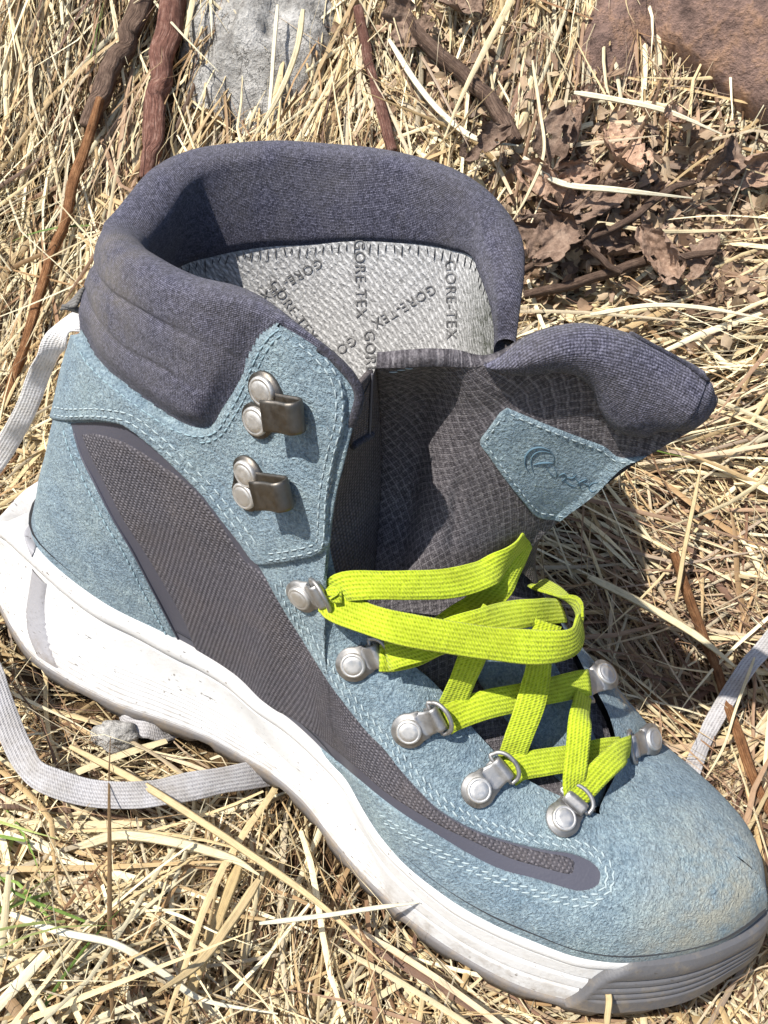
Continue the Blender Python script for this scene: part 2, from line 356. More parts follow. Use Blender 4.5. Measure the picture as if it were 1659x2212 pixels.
GREYL = make_lace('grey_lace', (.36, .345, .345), (.47, .455, .455), (.20, .19, .195)); GREYL_LIT = make_lace('grey_lace_lit', (.56, .55, .55), (.68, .67, .67), (.34, .33, .33))  # same grey lace twice: sunlight in the paler colour, part shade in the darker
THREAD = mat('pale_thread', (.31, .37, .385), .9); BTHREAD = mat('blue_thread', (.22, .305, .34), .9); DTHREAD = mat('dark_thread', (.022, .022, .026), .85); GTHREAD = mat('grey_thread', (.085, .08, .09), .85)
INK = mat('dark_ink', (.17, .165, .16), .9); _n = NB(INK); _n.color(_n.ramp(_n.noise(_n.coord(), 480, 3, .7), [(.45, (.085, .082, .08)), (.68, (.30, .29, .28))]))
STRAW = make_straw(); SOIL = make_soil()
ROCKG = make_rock('grey_rock', (.17, .155, .14), (.38, .365, .34), (.56, .54, .51), 75, .45)
ROCKR = make_rock('red_brown_rock', (.10, .065, .054), (.215, .138, .110), (.40, .235, .14), 60)
BARKB = make_bark('brown_bark', (.055, .033, .024), (.135, .085, .060), (.24, .165, .12))
BARKR = make_bark('red_bark', (.075, .032, .024), (.19, .085, .060), (.36, .22, .17))
BARKO = make_bark('orange_bark', (.10, .042, .016), (.27, .12, .048), (.46, .25, .12))
LEAFB = make_leaf('dead_leaf', (.100, .064, .047), (.245, .168, .125), (.40, .30, .23))
INSOLE = mat('black_insole', (.02, .02, .022), .9)

# ------------------------------------------------------------------ boot form
NEAR = [  # foot of rib (on the sole line), head of rib (rim / eyestay edge / ridge), roundness, bulge
 ((0.0,0.3,4.3),(3.2,0.5,16.2),0,.12), ((0.75,-1.6,4.4),(3.8,-0.32,16.35),0,.10), ((2.2,-2.75,4.4),(4.6,-1.0,16.6),0,.22),
 ((5.57,-3.2,4.25),(6.0,-1.8,16.85),0,.38), ((8.5,-2.9,4.1),(8.1,-2.3,17.05),0,.38), ((10.9,-2.75,3.85),(10.4,-2.3,17.45),.02,.40),
 ((12.3,-2.98,3.7),(12.5,-2.45,17.4),.04,.42), ((13.5,-3.03,3.55),(13.75,-2.4,16.6),.06,.42), ((14.7,-3.2,3.35),(13.62,-2.45,15.0),.08,.45),
 ((15.5,-3.4,3.2),(13.6,-2.45,13.3),.1,.48), ((16.2,-3.57,3.1),(13.65,-2.45,11.5),.14,.5), ((17.2,-4.1,2.95),(14.9,-2.55,9.3),.25,.45),
 ((18.1,-4.5,2.8),(16.9,-2.35,8.5),.35,.4), ((19.15,-4.78,2.7),(17.8,-2.15,7.9),.4,.38), ((20.5,-4.9,2.6),(19.55,-2.1,6.7),.5,.35),
 ((22.0,-4.87,2.6),(21.0,-2.0,5.95),.6,.3), ((23.4,-4.63,2.6),(22.5,-1.7,5.65),.75,.22), ((24.6,-4.35,2.6),(23.5,-1.45,5.45),.88,.15),
 ((25.8,-3.8,2.65),(24.8,-0.9,5.42),.95,.1), ((27.0,-2.9,2.72),(25.8,-0.5,5.32),1,.06), ((28.1,-1.85,2.8),(26.6,-0.2,5.15),1,.03),
 ((28.8,-0.9,2.85),(27.0,-0.05,5.02),1,0), ((29.3,0.1,2.9),(27.2,0.1,4.95),1,0)]
FAR = [
 ((0.0,0.3,4.3),(3.2,0.5,16.2),0,.12), ((0.55,2.2,4.4),(3.2,1.7,16.7),0,.2), ((2.2,3.1,4.4),(3.3,2.9,17.2),0,.3), ((4.0,3.4,4.3),(3.9,4.1,17.55),0,.3),
 ((6.0,3.55,4.25),(5.6,5.35,18.0),0,.2), ((8.5,3.6,4.1),(7.4,6.2,18.25),0,.2), ((10.0,3.7,4.0),(9.0,6.55,18.5),0,.2), ((11.5,3.8,3.8),(10.6,6.75,18.6),0,.2),
 ((12.8,3.95,3.6),(11.8,6.85,18.5),0,.2), ((13.8,4.1,3.5),(12.8,6.7,18.25),.02,.2), ((14.6,4.3,3.4),(13.7,6.2,17.9),.04,.25), ((15.3,4.45,3.25),(14.35,5.4,17.5),.06,.3),
 ((16.0,4.6,3.1),(15.0,4.3,16.8),.08,.35), ((16.6,4.7,3.05),(15.5,3.8,15.0),.1,.4), ((17.2,4.85,3.0),(15.9,3.5,13.0),.15,.4), ((17.9,5.0,2.9),(16.6,3.2,11.0),.2,.4),
 ((18.9,5.15,2.8),(18.2,2.9,9.2),.3,.35), ((20.0,5.25,2.7),(19.8,2.7,7.9),.4,.3), ((21.5,5.2,2.65),(21.3,2.2,6.8),.55,.25), ((22.7,5.05,2.6),(22.6,1.6,6.05),.7,.2),
 ((23.8,4.75,2.6),(23.4,0.3,5.7),.8,.15), ((24.6,4.4,2.6),(23.5,-1.45,5.45),.88,.1), ((25.8,3.85,2.65),(24.8,-0.9,5.42),.95,.08), ((27.0,3.25,2.7),(25.8,-0.5,5.32),1,.05),
 ((28.0,2.55,2.75),(26.6,-0.2,5.15),1,.03), ((28.8,1.5,2.85),(27.0,-0.05,5.02),1,0), ((29.3,0.1,2.9),(27.2,0.1,4.95),1,0)]
THN, THF = 17, 21              # station of the throat on each side
class Side:
    def __init__(s, st, th, sgn, nu, nv):
        s.st = st; s.th = th; s.sgn = sgn; s.nu, s.nv = nu, nv; s.last = len(st)-1
        B = np.array([a[0] for a in st], float); T = np.array([a[1] for a in st], float); K = np.array([a[2:] for a in st], float)
        # even arc-length sampling along the foot line, keeping the throat on a sample
        t = np.linspace(0, s.last, 2000); Bs = spline(B, 0, t); Ts = spline(T, 0, t)
        l = np.r_[0, np.cumsum(.5*np.linalg.norm(np.diff(Bs, axis=0), axis=1)+.5*np.linalg.norm(np.diff(Ts, axis=0), axis=1))]
        lt = np.interp(th, t, l); n2 = 90; n1 = nu-n2
        s.t = np.r_[np.interp(np.linspace(0, lt, n1, endpoint=False), l, t), np.linspace(th, s.last, n2)]
        s.ith = n1
        s.eval_all(B, T, K)
    def eval_all(s, B, T, K):
        t = s.t; b = spline(B, 0, t); k = spline(K, 0, t)
        tp = spline(T, 0, t)
        i = t >= s.th-1e-9; tp[i] = spline(T[s.th:], 0, t[i]-s.th)
        tan = nrm(np.gradient(b, axis=0)); out = np.stack([tan[:, 1], -tan[:, 0], np.zeros(len(t))], 1)*s.sgn
        out[0] = (-1, 0, 0); out = nrm(out)
        s.v = np.linspace(0, 1, s.nv); v = s.v[None, :, None]; D = (tp-b)[:, None]
        kk = np.clip(k[:, 0], 0, 1)[:, None, None]; bu = k[:, 1][:, None, None]
        lin = v*D; q = np.concatenate([D[..., :2]*(1-np.cos(v*math.pi/2)), D[..., 2:]*np.sin(v*math.pi/2)], -1)
        s.S = b[:, None]+(1-kk)*lin+kk*q+bu*4*v*(1-v)*out[:, None]
        du = np.gradient(s.S, axis=0); dv = np.gradient(s.S, axis=1); n = np.cross(du, dv)*s.sgn
        s.N = nrm(n); s.dv = nrm(dv); s.px = proj(s.S.reshape(-1, 3)).reshape(s.nu, s.nv, 2)
        # cloth coordinates in cm
        uu = np.r_[0, np.cumsum(np.linalg.norm(np.diff(s.S[:, s.nv//2], axis=0), axis=1))]
        vv = np.concatenate([np.zeros((s.nu, 1)), np.cumsum(np.linalg.norm(np.diff(s.S, axis=1), axis=2), axis=1)], 1)
        s.UV = np.stack([np.broadcast_to(uu[:, None], vv.shape), vv], -1)
    def idx(s, station): return int(np.argmin(abs(s.t-station)))
NS = Side(NEAR, THN, 1, 460, 190); FS = Side(FAR, THF, -1, 330, 80)
PXCM = 66.0

# outlines read off the near flank
KNIT_EDGE = [(168,722),(190,768),(220,803),(262,838),(325,885),(380,919),(425,932),(460,924),(485,887),(505,853),(525,810),(545,765),(570,725),(596,703),(622,690)]
PATCH_R = [(645,707),(675,735),(710,768),(738,808),(751,855),(749,915),(735,970),(725,1015),(715,1070),(712,1125),(708,1178),(690,1198),(650,1210),(600,1219),(565,1222),(545,1209)]
BAND_LOW = [(515,1165),(480,1120),(440,1070),(400,1030),(360,990),(320,955),(280,925),(250,915),(200,910),(145,911),(105,906)]
ASM_TOP = [(145,911),(200,910),(250,915),(280,925),(320,955),(360,990),(400,1030),(440,1070),(480,1120),(515,1165),(545,1209),(560,1230)]
ASM_R = [(575,1255),(595,1290),(620,1335),(644,1374),(674,1423),(710,1477),(743,1520),(769,1553),(794,1584),(829,1620),(860,1660),(905,1710),(955,1755),(1030,1795),(1110,1820),(1180,1835),(1230,1841),(1270,1855),(1294,1875),(1299,1900),(1285,1919),(1254,1927)]
ASM_LOW = [(1220,1920),(1155,1900),(1080,1880),(1005,1845),(930,1800),(880,1770),(829,1733),(775,1690),(725,1650),(675,1610),(625,1570),(585,1538),(500,1480),(435,1440),(400,1415),(385,1400),(360,1345),(320,1270),(280,1190),(240,1125),(200,1045),(170,985),(150,930)]
def dense(P): return resample(spline(P, len(P)*8), 6.0)
ASM = dense(ASM_TOP+ASM_R+ASM_LOW)
MESHP = dense([(172,940),(200,938),(240,948),(280,965),(350,1010),(410,1055),(460,1115),(500,1175),(525,1213),(552,1232),(575,1257),(595,1292),(620,1337),(644,1376),(674,1425),(710,1479),(743,1522),(769,1555),(794,1586),(829,1622),(860,1664),(905,1714),(955,1760),(1030,1800),(1110,1826),(1180,1842),(1225,1850),(1243,1862),(1239,1884),(1225,1889),
 (1170,1875),(1100,1855),(1020,1820),(955,1790),(895,1755),(829,1713),(780,1672),(730,1632),(680,1592),(630,1556),(575,1530),(500,1490),(450,1450),(425,1420),(395,1345),(350,1265),(300,1185),(260,1120),(220,1045),(190,980)])
ANKLE = dense(KNIT_EDGE+PATCH_R+BAND_LOW)
ANKLE = np.vstack([ANKLE, [(60,906),(60,722)]])
KNITP = np.vstack([dense(KNIT_EDGE), [(650,705),(700,745),(760,800),(800,800),(800,300),(60,300),(60,722)]])

boot = empty('hiking_boot', (14, 0, 0))
tag(boot, 'single blue suede hiking boot with lime laces lying open on dry grass', 'boot')

def surf(name, sides, mat_, parent=boot, keep=None, solid=None):
    Vs, Fs, UVs, n = [], [], [], 0
    for (S, off, mask, flip) in sides:
        V = (S.S+S.N*off[..., None]).reshape(-1, 3); F = grid_faces(S.nu, S.nv, mask=mask, flip=flip)
        V, F, uv = compact(V, F, S.UV.reshape(-1, 2)); Vs.append(V); Fs.append(F+n); UVs.append(uv); n += len(V)
    o = mesh_np(name, np.vstack(Vs), np.vstack(Fs), mat_, parent, uv=np.vstack(UVs)); return o

npx = NS.px.reshape(-1, 2); front = np.ones((NS.nu, NS.nv), bool)
d_asm = sdist(npx, ASM).reshape(NS.nu, NS.nv)/PXCM
d_mesh = sdist(npx, MESHP).reshape(NS.nu, NS.nv)/PXCM
d_ank = sdist(npx, ANKLE).reshape(NS.nu, NS.nv)/PXCM
d_knit = sdist(npx, KNITP).reshape(NS.nu, NS.nv)/PXCM
off_up = -0.22*smooth(-.02, .09, d_asm)-.32*smooth(-.06, .06, d_knit)*(NS.t[:, None] < 7.6)
# slow lumps so that the leather does not look moulded
def lumps(S, a, f): 
    P = S.S; return a*(np.sin(P[..., 0]*f+1.3*np.sin(P[..., 2]*f*.8))*np.sin(P[..., 2]*f*1.1+P[..., 1]*f*.9+.7))
off_up = off_up+lumps(NS, .035, 1.15)*smooth(0, .2, NS.v)[None]*smooth(1, .8, NS.v)[None]
ofar = lumps(FS, .035, 1.2)*smooth(0, .2, FS.v)[None]*smooth(1, .8, FS.v)[None]
upper = surf('upper', [(NS, off_up, None, True), (FS, ofar, None, False)], SUEDE)
bm = bmesh.new(); bm.from_mesh(upper.data); bmesh.ops.remove_doubles(bm, verts=bm.verts, dist=0.00025); bm.to_mesh(upper.data); bm.free()
upper.data.polygons.foreach_set('use_smooth', np.ones(len(upper.data.polygons), bool))
o_film = np.where(True, -.075, 0)*np.ones_like(d_asm)+lumps(NS, .02, 1.2)
panel_film = surf('panel_border', [(NS, o_film, d_asm > -.12, True)], FILM)
o_mesh = -.11+.09*smooth(-.03, .06, d_mesh)+lumps(NS, .03, 1.2)+.03*smooth(.2, 1.2, d_mesh)
side_panel = surf('side_panel', [(NS, o_mesh, d_mesh > -.08, True)], MESH)
o_ank = -.10+.24*smooth(-.03, .075, d_ank)+lumps(NS, .03, 1.15)
ankle_panel = surf('ankle_panel', [(NS, o_ank, d_ank > -.1, True)], SUEDE)

# collar: padded knit, over the rim and down inside
CREASE1 = dense([(200,555),(206,570),(224,600),(261,634),(318,667),(364,692),(411,714),(470,745),(534,784)])
CREASE2 = dense([(194,628),(199,645),(218,680),(251,720),(291,754),(344,780),(391,807),(440,835)])
def rim_rows(S, i_end, TH, far):
    """profile rows over the rim for samples 0..i_end of a side"""
    idx = np.arange(0, i_end+1); n = len(idx); TH = np.interp(S.t[idx], [0, 1, 2.5, 4.5], [TH+.40, TH+.34, TH+.12, TH])
    prog = idx/float(i_end); taper = 1-smooth(.86, 1.0, prog)*.55 if far else 1-.66*smooth(4.5, 5.9, S.t[idx])
    v0 = int(S.nv*.25) if not far else int(S.nv*.55)
    if far: offo = .35*smooth(S.v[v0], S.v[v0]+.12, S.v)[None]*np.interp(S.t[idx], [0, 1.2, 3], [.25, .6, 1])[:, None]*taper[:, None]
    else:
        d = d_knit[idx]; q1 = sdist(S.px[idx].reshape(-1, 2), CREASE1, False).reshape(n, S.nv)/PXCM; q2 = sdist(S.px[idx].reshape(-1, 2), CREASE2, False).reshape(n, S.nv)/PXCM
        fade = 1-.75*smooth(330, 480, S.px[idx][..., 0])
        offo = -.14+.44*smooth(-.05, .85, d)*(1-smooth(440, 610, S.px[idx][..., 0]))*np.interp(S.t[idx], [0, 1.2, 3], [.25, .5, 1])[:, None]+.12*smooth(535, 630, S.px[idx][..., 0])*smooth(-.03, .05, d)
        offo = offo-fade*(.105*np.exp(-(q1/.085)**2)+.085*np.exp(-(q2/.085)**2))+fade*.05*np.exp(-((q1-.45)/.3)**2)
        t2 = taper[:, None]; offo = np.where(offo > 0, offo*t2, offo)
    wj = smooth(1.3, 0, S.t[idx])[:, None]; base = .10*smooth(S.v[v0]+.1, S.v[v0]+.3, S.v)[None]*np.ones((n, 1)) if far else np.where(d > 0, -.14+.24*smooth(-.05, .75, d), offo)
    offo = offo*(1-wj)+base*wj
    rows = []; uvs = []
    for j in range(v0, S.nv): rows.append(S.S[idx, j]+S.N[idx, j]*offo[:, j, None]); 
    o1 = offo[:, -1]; th = TH*taper; r = (o1+th)/2; c = S.S[idx, -1]+S.N[idx, -1]*((o1-th)/2)[:, None]
    t = nrm(S.dv[idx, -1]+np.array([0, 0, .8]))
    for ph in np.linspace(0, math.pi, 14)[1:-1]: rows.append(c+S.N[idx, -1]*(r*math.cos(ph))[:, None]+t*(r*.68*math.sin(ph))[:, None])
    x = S.S[idx, -1, 0]
    drop = np.interp(x, [2, 4.2, 6.85, 10.2, 12.2, 13.2, 14.4, 15.2], [.235, .23, .195, .145, .108, .078, .05, .04]) if far else np.full(n, .215)
    kk = 26; inner = []
    vv = S.v
    for q in np.linspace(0, 1, kk):
        vq = 1-q*drop; f = vq*(S.nv-1); j = np.clip(f.astype(int), 0, S.nv-2); g = (f-j)[:, None]
        P = S.S[idx, j]*(1-g)+S.S[idx, j+1]*g; Nn = nrm(S.N[idx, j]*(1-g)+S.N[idx, j+1]*g)
        thk = th*(1+.10*math.sin(q*math.pi))-.14*smooth(.86, 1, q); rows.append(P-Nn*thk[:, None] if np.ndim(thk) else P-Nn*thk)
    V = np.stack(rows, 1); 
    uu = np.broadcast_to(S.UV[idx, S.nv-1, 0][:, None], V.shape[:2]); vvv = np.concatenate([np.zeros((n, 1)), np.cumsum(np.linalg.norm(np.diff(V, axis=1), axis=2), axis=1)], 1)
    return V, np.stack([uu, vvv], -1), drop, th
iN, iF = NS.idx(7.0), FS.idx(12.6)
Vn, Un, dropN, thN = rim_rows(NS, iN, .95, False); Vf, Uf, dropF, thF = rim_rows(FS, iF, .95, True)
Fn = grid_faces(Vn.shape[0], Vn.shape[1], flip=True); Ff = grid_faces(Vf.shape[0], Vf.shape[1])
V = np.vstack([Vn.reshape(-1, 3), Vf.reshape(-1, 3)]); F = np.vstack([Fn, Ff+Vn.shape[0]*Vn.shape[1]])
caps = [list(range((Vn.shape[0]-1)*Vn.shape[1], Vn.shape[0]*Vn.shape[1])), list(range(len(V)-Vf.shape[1], len(V)))]
collar = mesh_np('collar', V, F.tolist()+caps, KNIT, boot, uv=np.vstack([Un.reshape(-1, 2), Uf.reshape(-1, 2)]))
COLV, COLF = V, F

# lining: inner wall below the collar band
def lin_rows(S, i_end, TH, drop, far, rim):
    idx = np.arange(0, i_end+1); n = len(idx); rows = []
    dr = np.interp(np.arange(n), np.arange(len(drop)), drop) if n > len(drop) else drop[:n]
    if n > len(drop): dr[len(drop):] = 0.0
    for q in np.linspace(0, 1, 46):
        top = np.minimum(1-dr+.012, 1.0); vq = top*(1-q)+.02*q; f = vq*(S.nv-1); j = np.clip(f.astype(int), 0, S.nv-2); g = (f-j)[:, None]
        P = S.S[idx, j]*(1-g)+S.S[idx, j+1]*g; Nn = nrm(S.N[idx, j]*(1-g)+S.N[idx, j+1]*g)
        th = np.minimum(np.interp(np.arange(n), np.arange(len(rim)), rim)-.11, np.interp(np.arange(n), [0, len(drop)-40, len(drop)+10, n+20], [9, 9, .30, .28]))
        rows.append(P-Nn*th[:, None])
    V = np.stack(rows, 1); uu = np.broadcast_to(S.UV[idx, S.nv//2, 0][:, None], V.shape[:2])
    vv = np.concatenate([np.zeros((n, 1)), np.cumsum(np.linalg.norm(np.diff(V, axis=1), axis=2), axis=1)], 1)
    return V, np.stack([uu, vv], -1)
Ln, LUn = lin_rows(NS, NS.idx(8.3), .84, dropN, False, thN); Lf, LUf = lin_rows(FS, FS.idx(16.0), .84, dropF, True, thF)
LV = np.vstack([Ln.reshape(-1, 3), Lf.reshape(-1, 3)])
LF = np.vstack([grid_faces(Ln.shape[0], Ln.shape[1]), grid_faces(Lf.shape[0], Lf.shape[1], flip=True)+Ln.shape[0]*Ln.shape[1]])
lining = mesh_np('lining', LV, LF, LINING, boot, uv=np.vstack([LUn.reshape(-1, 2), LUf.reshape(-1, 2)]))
LBV = bvh_of(LV, LF)
# insole closes the inside
bn = [NS.S[i, 0]+np.array([0, 0, .5]) for i in range(0, NS.nu, 6)]; bf = [FS.S[i, 0]+np.array([0, 0, .5]) for i in range(0, FS.nu, 6)]
rb = bn+bf[::-1]; cen = [np.array([a*29, .2, 4.6-a*1.6]) for a in (0.1, .5, .9)]
mesh_np('insole', np.array(rb+[np.array([13, .3, 3.9])]), [[i, (i+1) % len(rb), len(rb)] for i in range(len(rb))], INSOLE, boot)

# ------------------------------------------------------------------ lookups on the finished flank
def side_poly(S, off): return (S.S+S.N*off[..., None]).reshape(-1, 3)
Vt = side_poly(NS, np.maximum(np.maximum(off_up, np.where(d_asm > 0, -.05, -9)), np.where(d_ank > -.03, o_ank, -9))); Ft = grid_faces(NS.nu, NS.nv)
Vt2 = side_poly(FS, ofar); Ft2 = grid_faces(FS.nu, FS.nv)
SKIN = bvh_of(np.vstack([Vt, Vt2]), np.vstack([Ft, Ft2+len(Vt)]))
COLB = bvh_of(COLV, COLF)

def capsule_pts(p, q, n, r):
    """little stitch from p to q lying on a surface with normal n"""
    t = nrm(q-p); s = nrm(np.cross(t, n)); r = r*.58; V = []
    for a, rr in ((0, .45), (.18, 1), (.5, 1.15), (.82, 1), (1, .45)):
        c = p+(q-p)*a+n*(r*.9*math.sin(math.pi*(.12+.76*a)))
        for k in range(6):
            th = k*math.pi/3; V.append(c+s*(math.cos(th)*r*rr)+n*(math.sin(th)*r*rr*.8))
    F = [[i*6+k, i*6+(k+1) % 6, (i+1)*6+(k+1) % 6, (i+1)*6+k] for i in range(4) for k in range(6)]+[[0, 5, 4, 3, 2, 1], [24, 25, 26, 27, 28, 29]]
    return V, F
def stitches(name, lines, mat_, bvh, parent=boot, pitch=.34, length=.24, r=.042, slant=0, lift=.0):
    B = Buf()
    for L in lines:
        P = []
        for (u, v) in resample(spline(L, len(L)*10), 4.0):
            h = hit(bvh, u, v)
            if h is not None: P.append(np.r_[h[0], h[1]])
        if len(P) < 2: continue
        P = np.array(P); Q = resample(P, n=400); s = np.r_[0, np.cumsum(np.linalg.norm(np.diff(Q[:, :3], axis=0), axis=1))]
        a = pitch*.3
        while a+length < s[-1]:
            jl = length*random.uniform(.85, 1.12); j1, j2 = np.searchsorted(s, a), min(399, np.searchsorted(s, a+jl))
            p, q, n = Q[j1, :3], Q[j2, :3], nrm(Q[j1, 3:])
            sd_ = np.cross(nrm(q-p), n)*slant*length; n_ = n
            B.add(*capsule_pts(p+n*lift-sd_, q+n*lift+sd_, n_, r*random.uniform(.85, 1.15))); a += pitch*random.uniform(.94, 1.06)
    if B.n:
        o = B.build(name, mat_, parent); o['kind'] = 'stuff'; return o
def offs(line, d):
    """shift a px polyline sideways (to its right for positive d)"""
    P = resample(spline(line, len(line)*8), 8.0); T = nrm(np.gradient(P, axis=0)); return P+np.stack([-T[:, 1], T[:, 0]], 1)*d
bandline = ASM_TOP[::-1][1:]+[(112, 906)]
stitches('band_stitching', [offs(bandline, 11)[2:], offs(bandline, 27)[2:]], THREAD, SKIN)
pr = PATCH_R[:-1]
stitches('patch_stitching', [offs(pr, 11)[1:-1], offs(pr, 25)[2:-2]], THREAD, SKIN, pitch=.30, length=.20, r=.036)
ke = KNIT_EDGE
stitches('collar_seam_stitching', [offs(ke, 11)[4:], offs(ke[5:], 24)[6:]], BTHREAD, SKIN, pitch=.27, length=.20, r=.040)
er = ASM_R
stitches('eyestay_stitching', [offs(er, -12)[1:], offs(er, -26)[1:]], THREAD, SKIN, pitch=.28, length=.22, r=.044, slant=.18)
lowr = [(1300,1950),(1259,1958),(1180,1942),(1105,1917),(1030,1887),(955,1851),(880,1808),(820,1770)]
stitches('rand_stitching', [lowr, [(u-2, v-13) for u, v in lowr[1:]], [(1299+27,1880),(1322,1910),(1314,1942)], [(1313,1876),(1310,1908),(1301,1936)]], THREAD, SKIN, pitch=.29, length=.22, r=.043, slant=-.15)
stitches('quarter_stitching', [[(136,925),(155,985),(185,1045),(225,1125),(265,1190),(305,1270),(345,1345),(372,1392)]], BTHREAD, SKIN, pitch=.26, length=.22, r=.05)
stitches('throat_stitching', [[(905,1462),(940,1505),(1000,1575),(1040,1622),(1090,1672),(1150,1706),(1215,1745)], [(1310,1640),(1345,1670),(1375,1690)]], THREAD, SKIN, pitch=.55, length=.12, r=.032)

# edge of the cut suede round the side panel
def bead(name, line, r, mat_, lift=0, bvh=SKIN, parent=boot, squash=.7):
    P = []
    for (u, v) in resample(spline(line, len(line)*10), 5.0):
        h = hit(bvh, u, v)
        if h is not None: P.append(h[0]+h[1]*lift)
    if len(P) < 6: return None
    P = np.array(P); k = np.ones(5)/5
    for c in range(3): P[2:-2, c] = np.convolve(P[:, c], k, 'valid')
    V, F = tube(P, r, 8, squash=squash); return mesh_np(name, V, F, mat_, parent)
bead('seam_cord', [(160,935),(178,990),(208,1050),(248,1127),(288,1195),(328,1272),(366,1345),(392,1395)], .05, FILM, lift=-.01)

# ------------------------------------------------------------------ sole
NB_ = [(-1.9,-1.3,1.3),(-.8,-2.6,.9),(0.4,-3.4,.75),(2.8,-4.35,.7),(4.6,-4.5,.7),(7.1,-4.3,.75),(8.85,-3.9,.8),(10.65,-3.58,.85),(12.1,-3.48,.8),(13.5,-3.42,.7),(15,-3.68,.65),(16.5,-4.25,.6),(17.85,-4.7,.6),(18.7,-4.85,.55),(19.7,-5.05,.55),(21.4,-5.15,.55),(23.6,-5.0,.6),(25.5,-4.45,.75),(26.5,-3.95,.9),(28.0,-2.75,1.05),(29.0,-1.35,1.2)]
NF_ = [(-.8,-1.35,3.5),(-.05,-2.3,4.15),(0.7,-2.55,4.5),(2.1,-2.75,4.4),(4.0,-3.05,4.3),(5.57,-3.18,4.25),(7.1,-3.02,4.2),(8.52,-2.9,4.1),(9.6,-2.76,4.0),(10.9,-2.75,3.85),(12.3,-2.98,3.7),(13.5,-3.03,3.55),(14.7,-3.2,3.35),(16.16,-3.57,3.1),(18.1,-4.5,2.8),(20.5,-4.9,2.6),(22,-4.87,2.6),(23.8,-4.55,2.6),(25.2,-4.1,2.62),(27,-2.9,2.72),(28.4,-1.5,2.82)]
FB_ = [(29.75,.2,1.3),(29.2,1.8,1.2),(28,3.2,1.05),(26,4.6,.85),(24,5.5,.6),(21.5,5.95,.55),(19,5.75,.55),(16,5.15,.6),(13,4.6,.7),(10,4.3,.8),(6,4.4,.75),(2.5,4.3,.7),(0,3.5,.8),(-1.6,2.2,1.2),(-2.5,.4,1.5)]
FF_ = [(29.3,.1,2.9),(28.8,1.5,2.85),(27.6,2.85,2.75),(25.8,3.85,2.65),(23.8,4.75,2.6),(21.5,5.2,2.65),(19,5.15,2.8),(16,4.6,3.1),(13,4.0,3.6),(10,3.7,4.0),(6,3.55,4.25),(2.0,3.1,4.4),(.1,2.7,4.1),(-.9,1.8,3.6),(-1.4,.3,3.2)]
def closed_curve(P, n): 
    P = list(P); Q = P[-3:]+P+P[:3]; t = np.linspace(3, 3+len(P), n, endpoint=False); return spline(Q, 0, t)
NP = 520
BT = closed_curve(NB_+FB_, NP); FT = closed_curve(NF_+FF_, NP)
def outdir(C_):
    T = np.roll(C_, -1, 0)-np.roll(C_, 1, 0); o = np.stack([T[:, 1], -T[:, 0], np.zeros(len(C_))], 1); return nrm(o)
OT = outdir(FT); OB = outdir(BT); ZUP = np.array([0, 0, 1.0])
lip = np.interp(FT[:, 0], [-3, 2, 9, 13, 17, 30], [.45, .62, .60, .40, .26, .24])[:, None]
lipo = np.interp(FT[:, 0], [-3, 2, 9, 13, 17, 30], [.30, .34, .34, .22, .14, .12])[:, None]
shelf = np.interp(FT[:, 0], [-3, 0, 1.5, 3], [3.0, 2.0, .9, .5])[:, None]
rows = [FT-OT*shelf+ZUP*-.3, FT-OT*(shelf*.8-.28)+ZUP*.10, FT-OT*.12+ZUP*.10, FT+OT*.02+ZUP*.14, FT+OT*lipo*.55+ZUP*.10, FT+OT*lipo*.95-ZUP*lip*.25, FT+OT*lipo-ZUP*lip*.55, FT+OT*lipo*.85-ZUP*lip*.9, FT+OT*lipo*.50-ZUP*lip*1.08, FT+OT*lipo*.48-ZUP*lip*1.18]
top = FT+OT*lipo*.66-ZUP*lip*1.26; rows.append(top)
nface = 64; groove = []
for q in np.linspace(0, 1, nface)[1:]:
    P = top*(1-q)+BT*q; bow = -.10*math.sin(math.pi*q)*np.interp(FT[:, 0], [-3, 5, 14, 18, 30], [1, 1.3, .7, .1, 0])[:, None]
    # fine moulded lines on the lower half of the heel wedge, two deep lines along the forefoot
    fl = .026*math.sin(q*nface*math.pi/2.0)*smooth(.42, .6, q)*smooth(18, 14, FT[:, 0])[:, None]
    g = -.07*math.exp(-((q-.34)/.035)**2)*smooth(15.5, 18.0, FT[:, 0])[:, None]-.05*math.exp(-((q-.66)/.03)**2)*smooth(18, 20, FT[:, 0])[:, None]
    rows.append(P+OB*(bow+fl+g))
rows += [BT-OB*.15-ZUP*.12, BT-OB*1.2-ZUP*.12]
MV = np.stack(rows, 1); 
midsole = mesh_np('midsole', MV.reshape(-1, 3), grid_faces(NP, MV.shape[1], closed_u=True, flip=True), WHITE, boot)
MIDB = bvh_of(MV.reshape(-1, 3), grid_faces(NP, MV.shape[1], closed_u=True))
# outsole with lugs
lug = (np.sin(np.arange(NP)*2*math.pi/NP*30) > -.25).astype(float); k5 = np.ones(3)/3; lug = np.convolve(np.r_[lug[-1], lug, lug[0]], k5, 'valid')[:, None]
edge = np.interp(BT[:, 0], [-3, 0, 15, 24, 30], [.10, .05, .06, .10, .14])[:, None]
rows = [BT-OB*.3+ZUP*.03, BT+OB*edge*.6+ZUP*.03, BT+OB*edge-ZUP*.06, BT+OB*edge-ZUP*.26, BT+OB*(edge-.04)-ZUP*(.34+.30*lug), BT-OB*(.5+.2*(1-lug))-ZUP*(.34+.32*lug), BT-OB*1.4-ZUP*.30]
OV = np.stack(rows, 1); mesh_np('outsole', OV.reshape(-1, 3), grid_faces(NP, OV.shape[1], closed_u=True, flip=True), OUTS, boot)
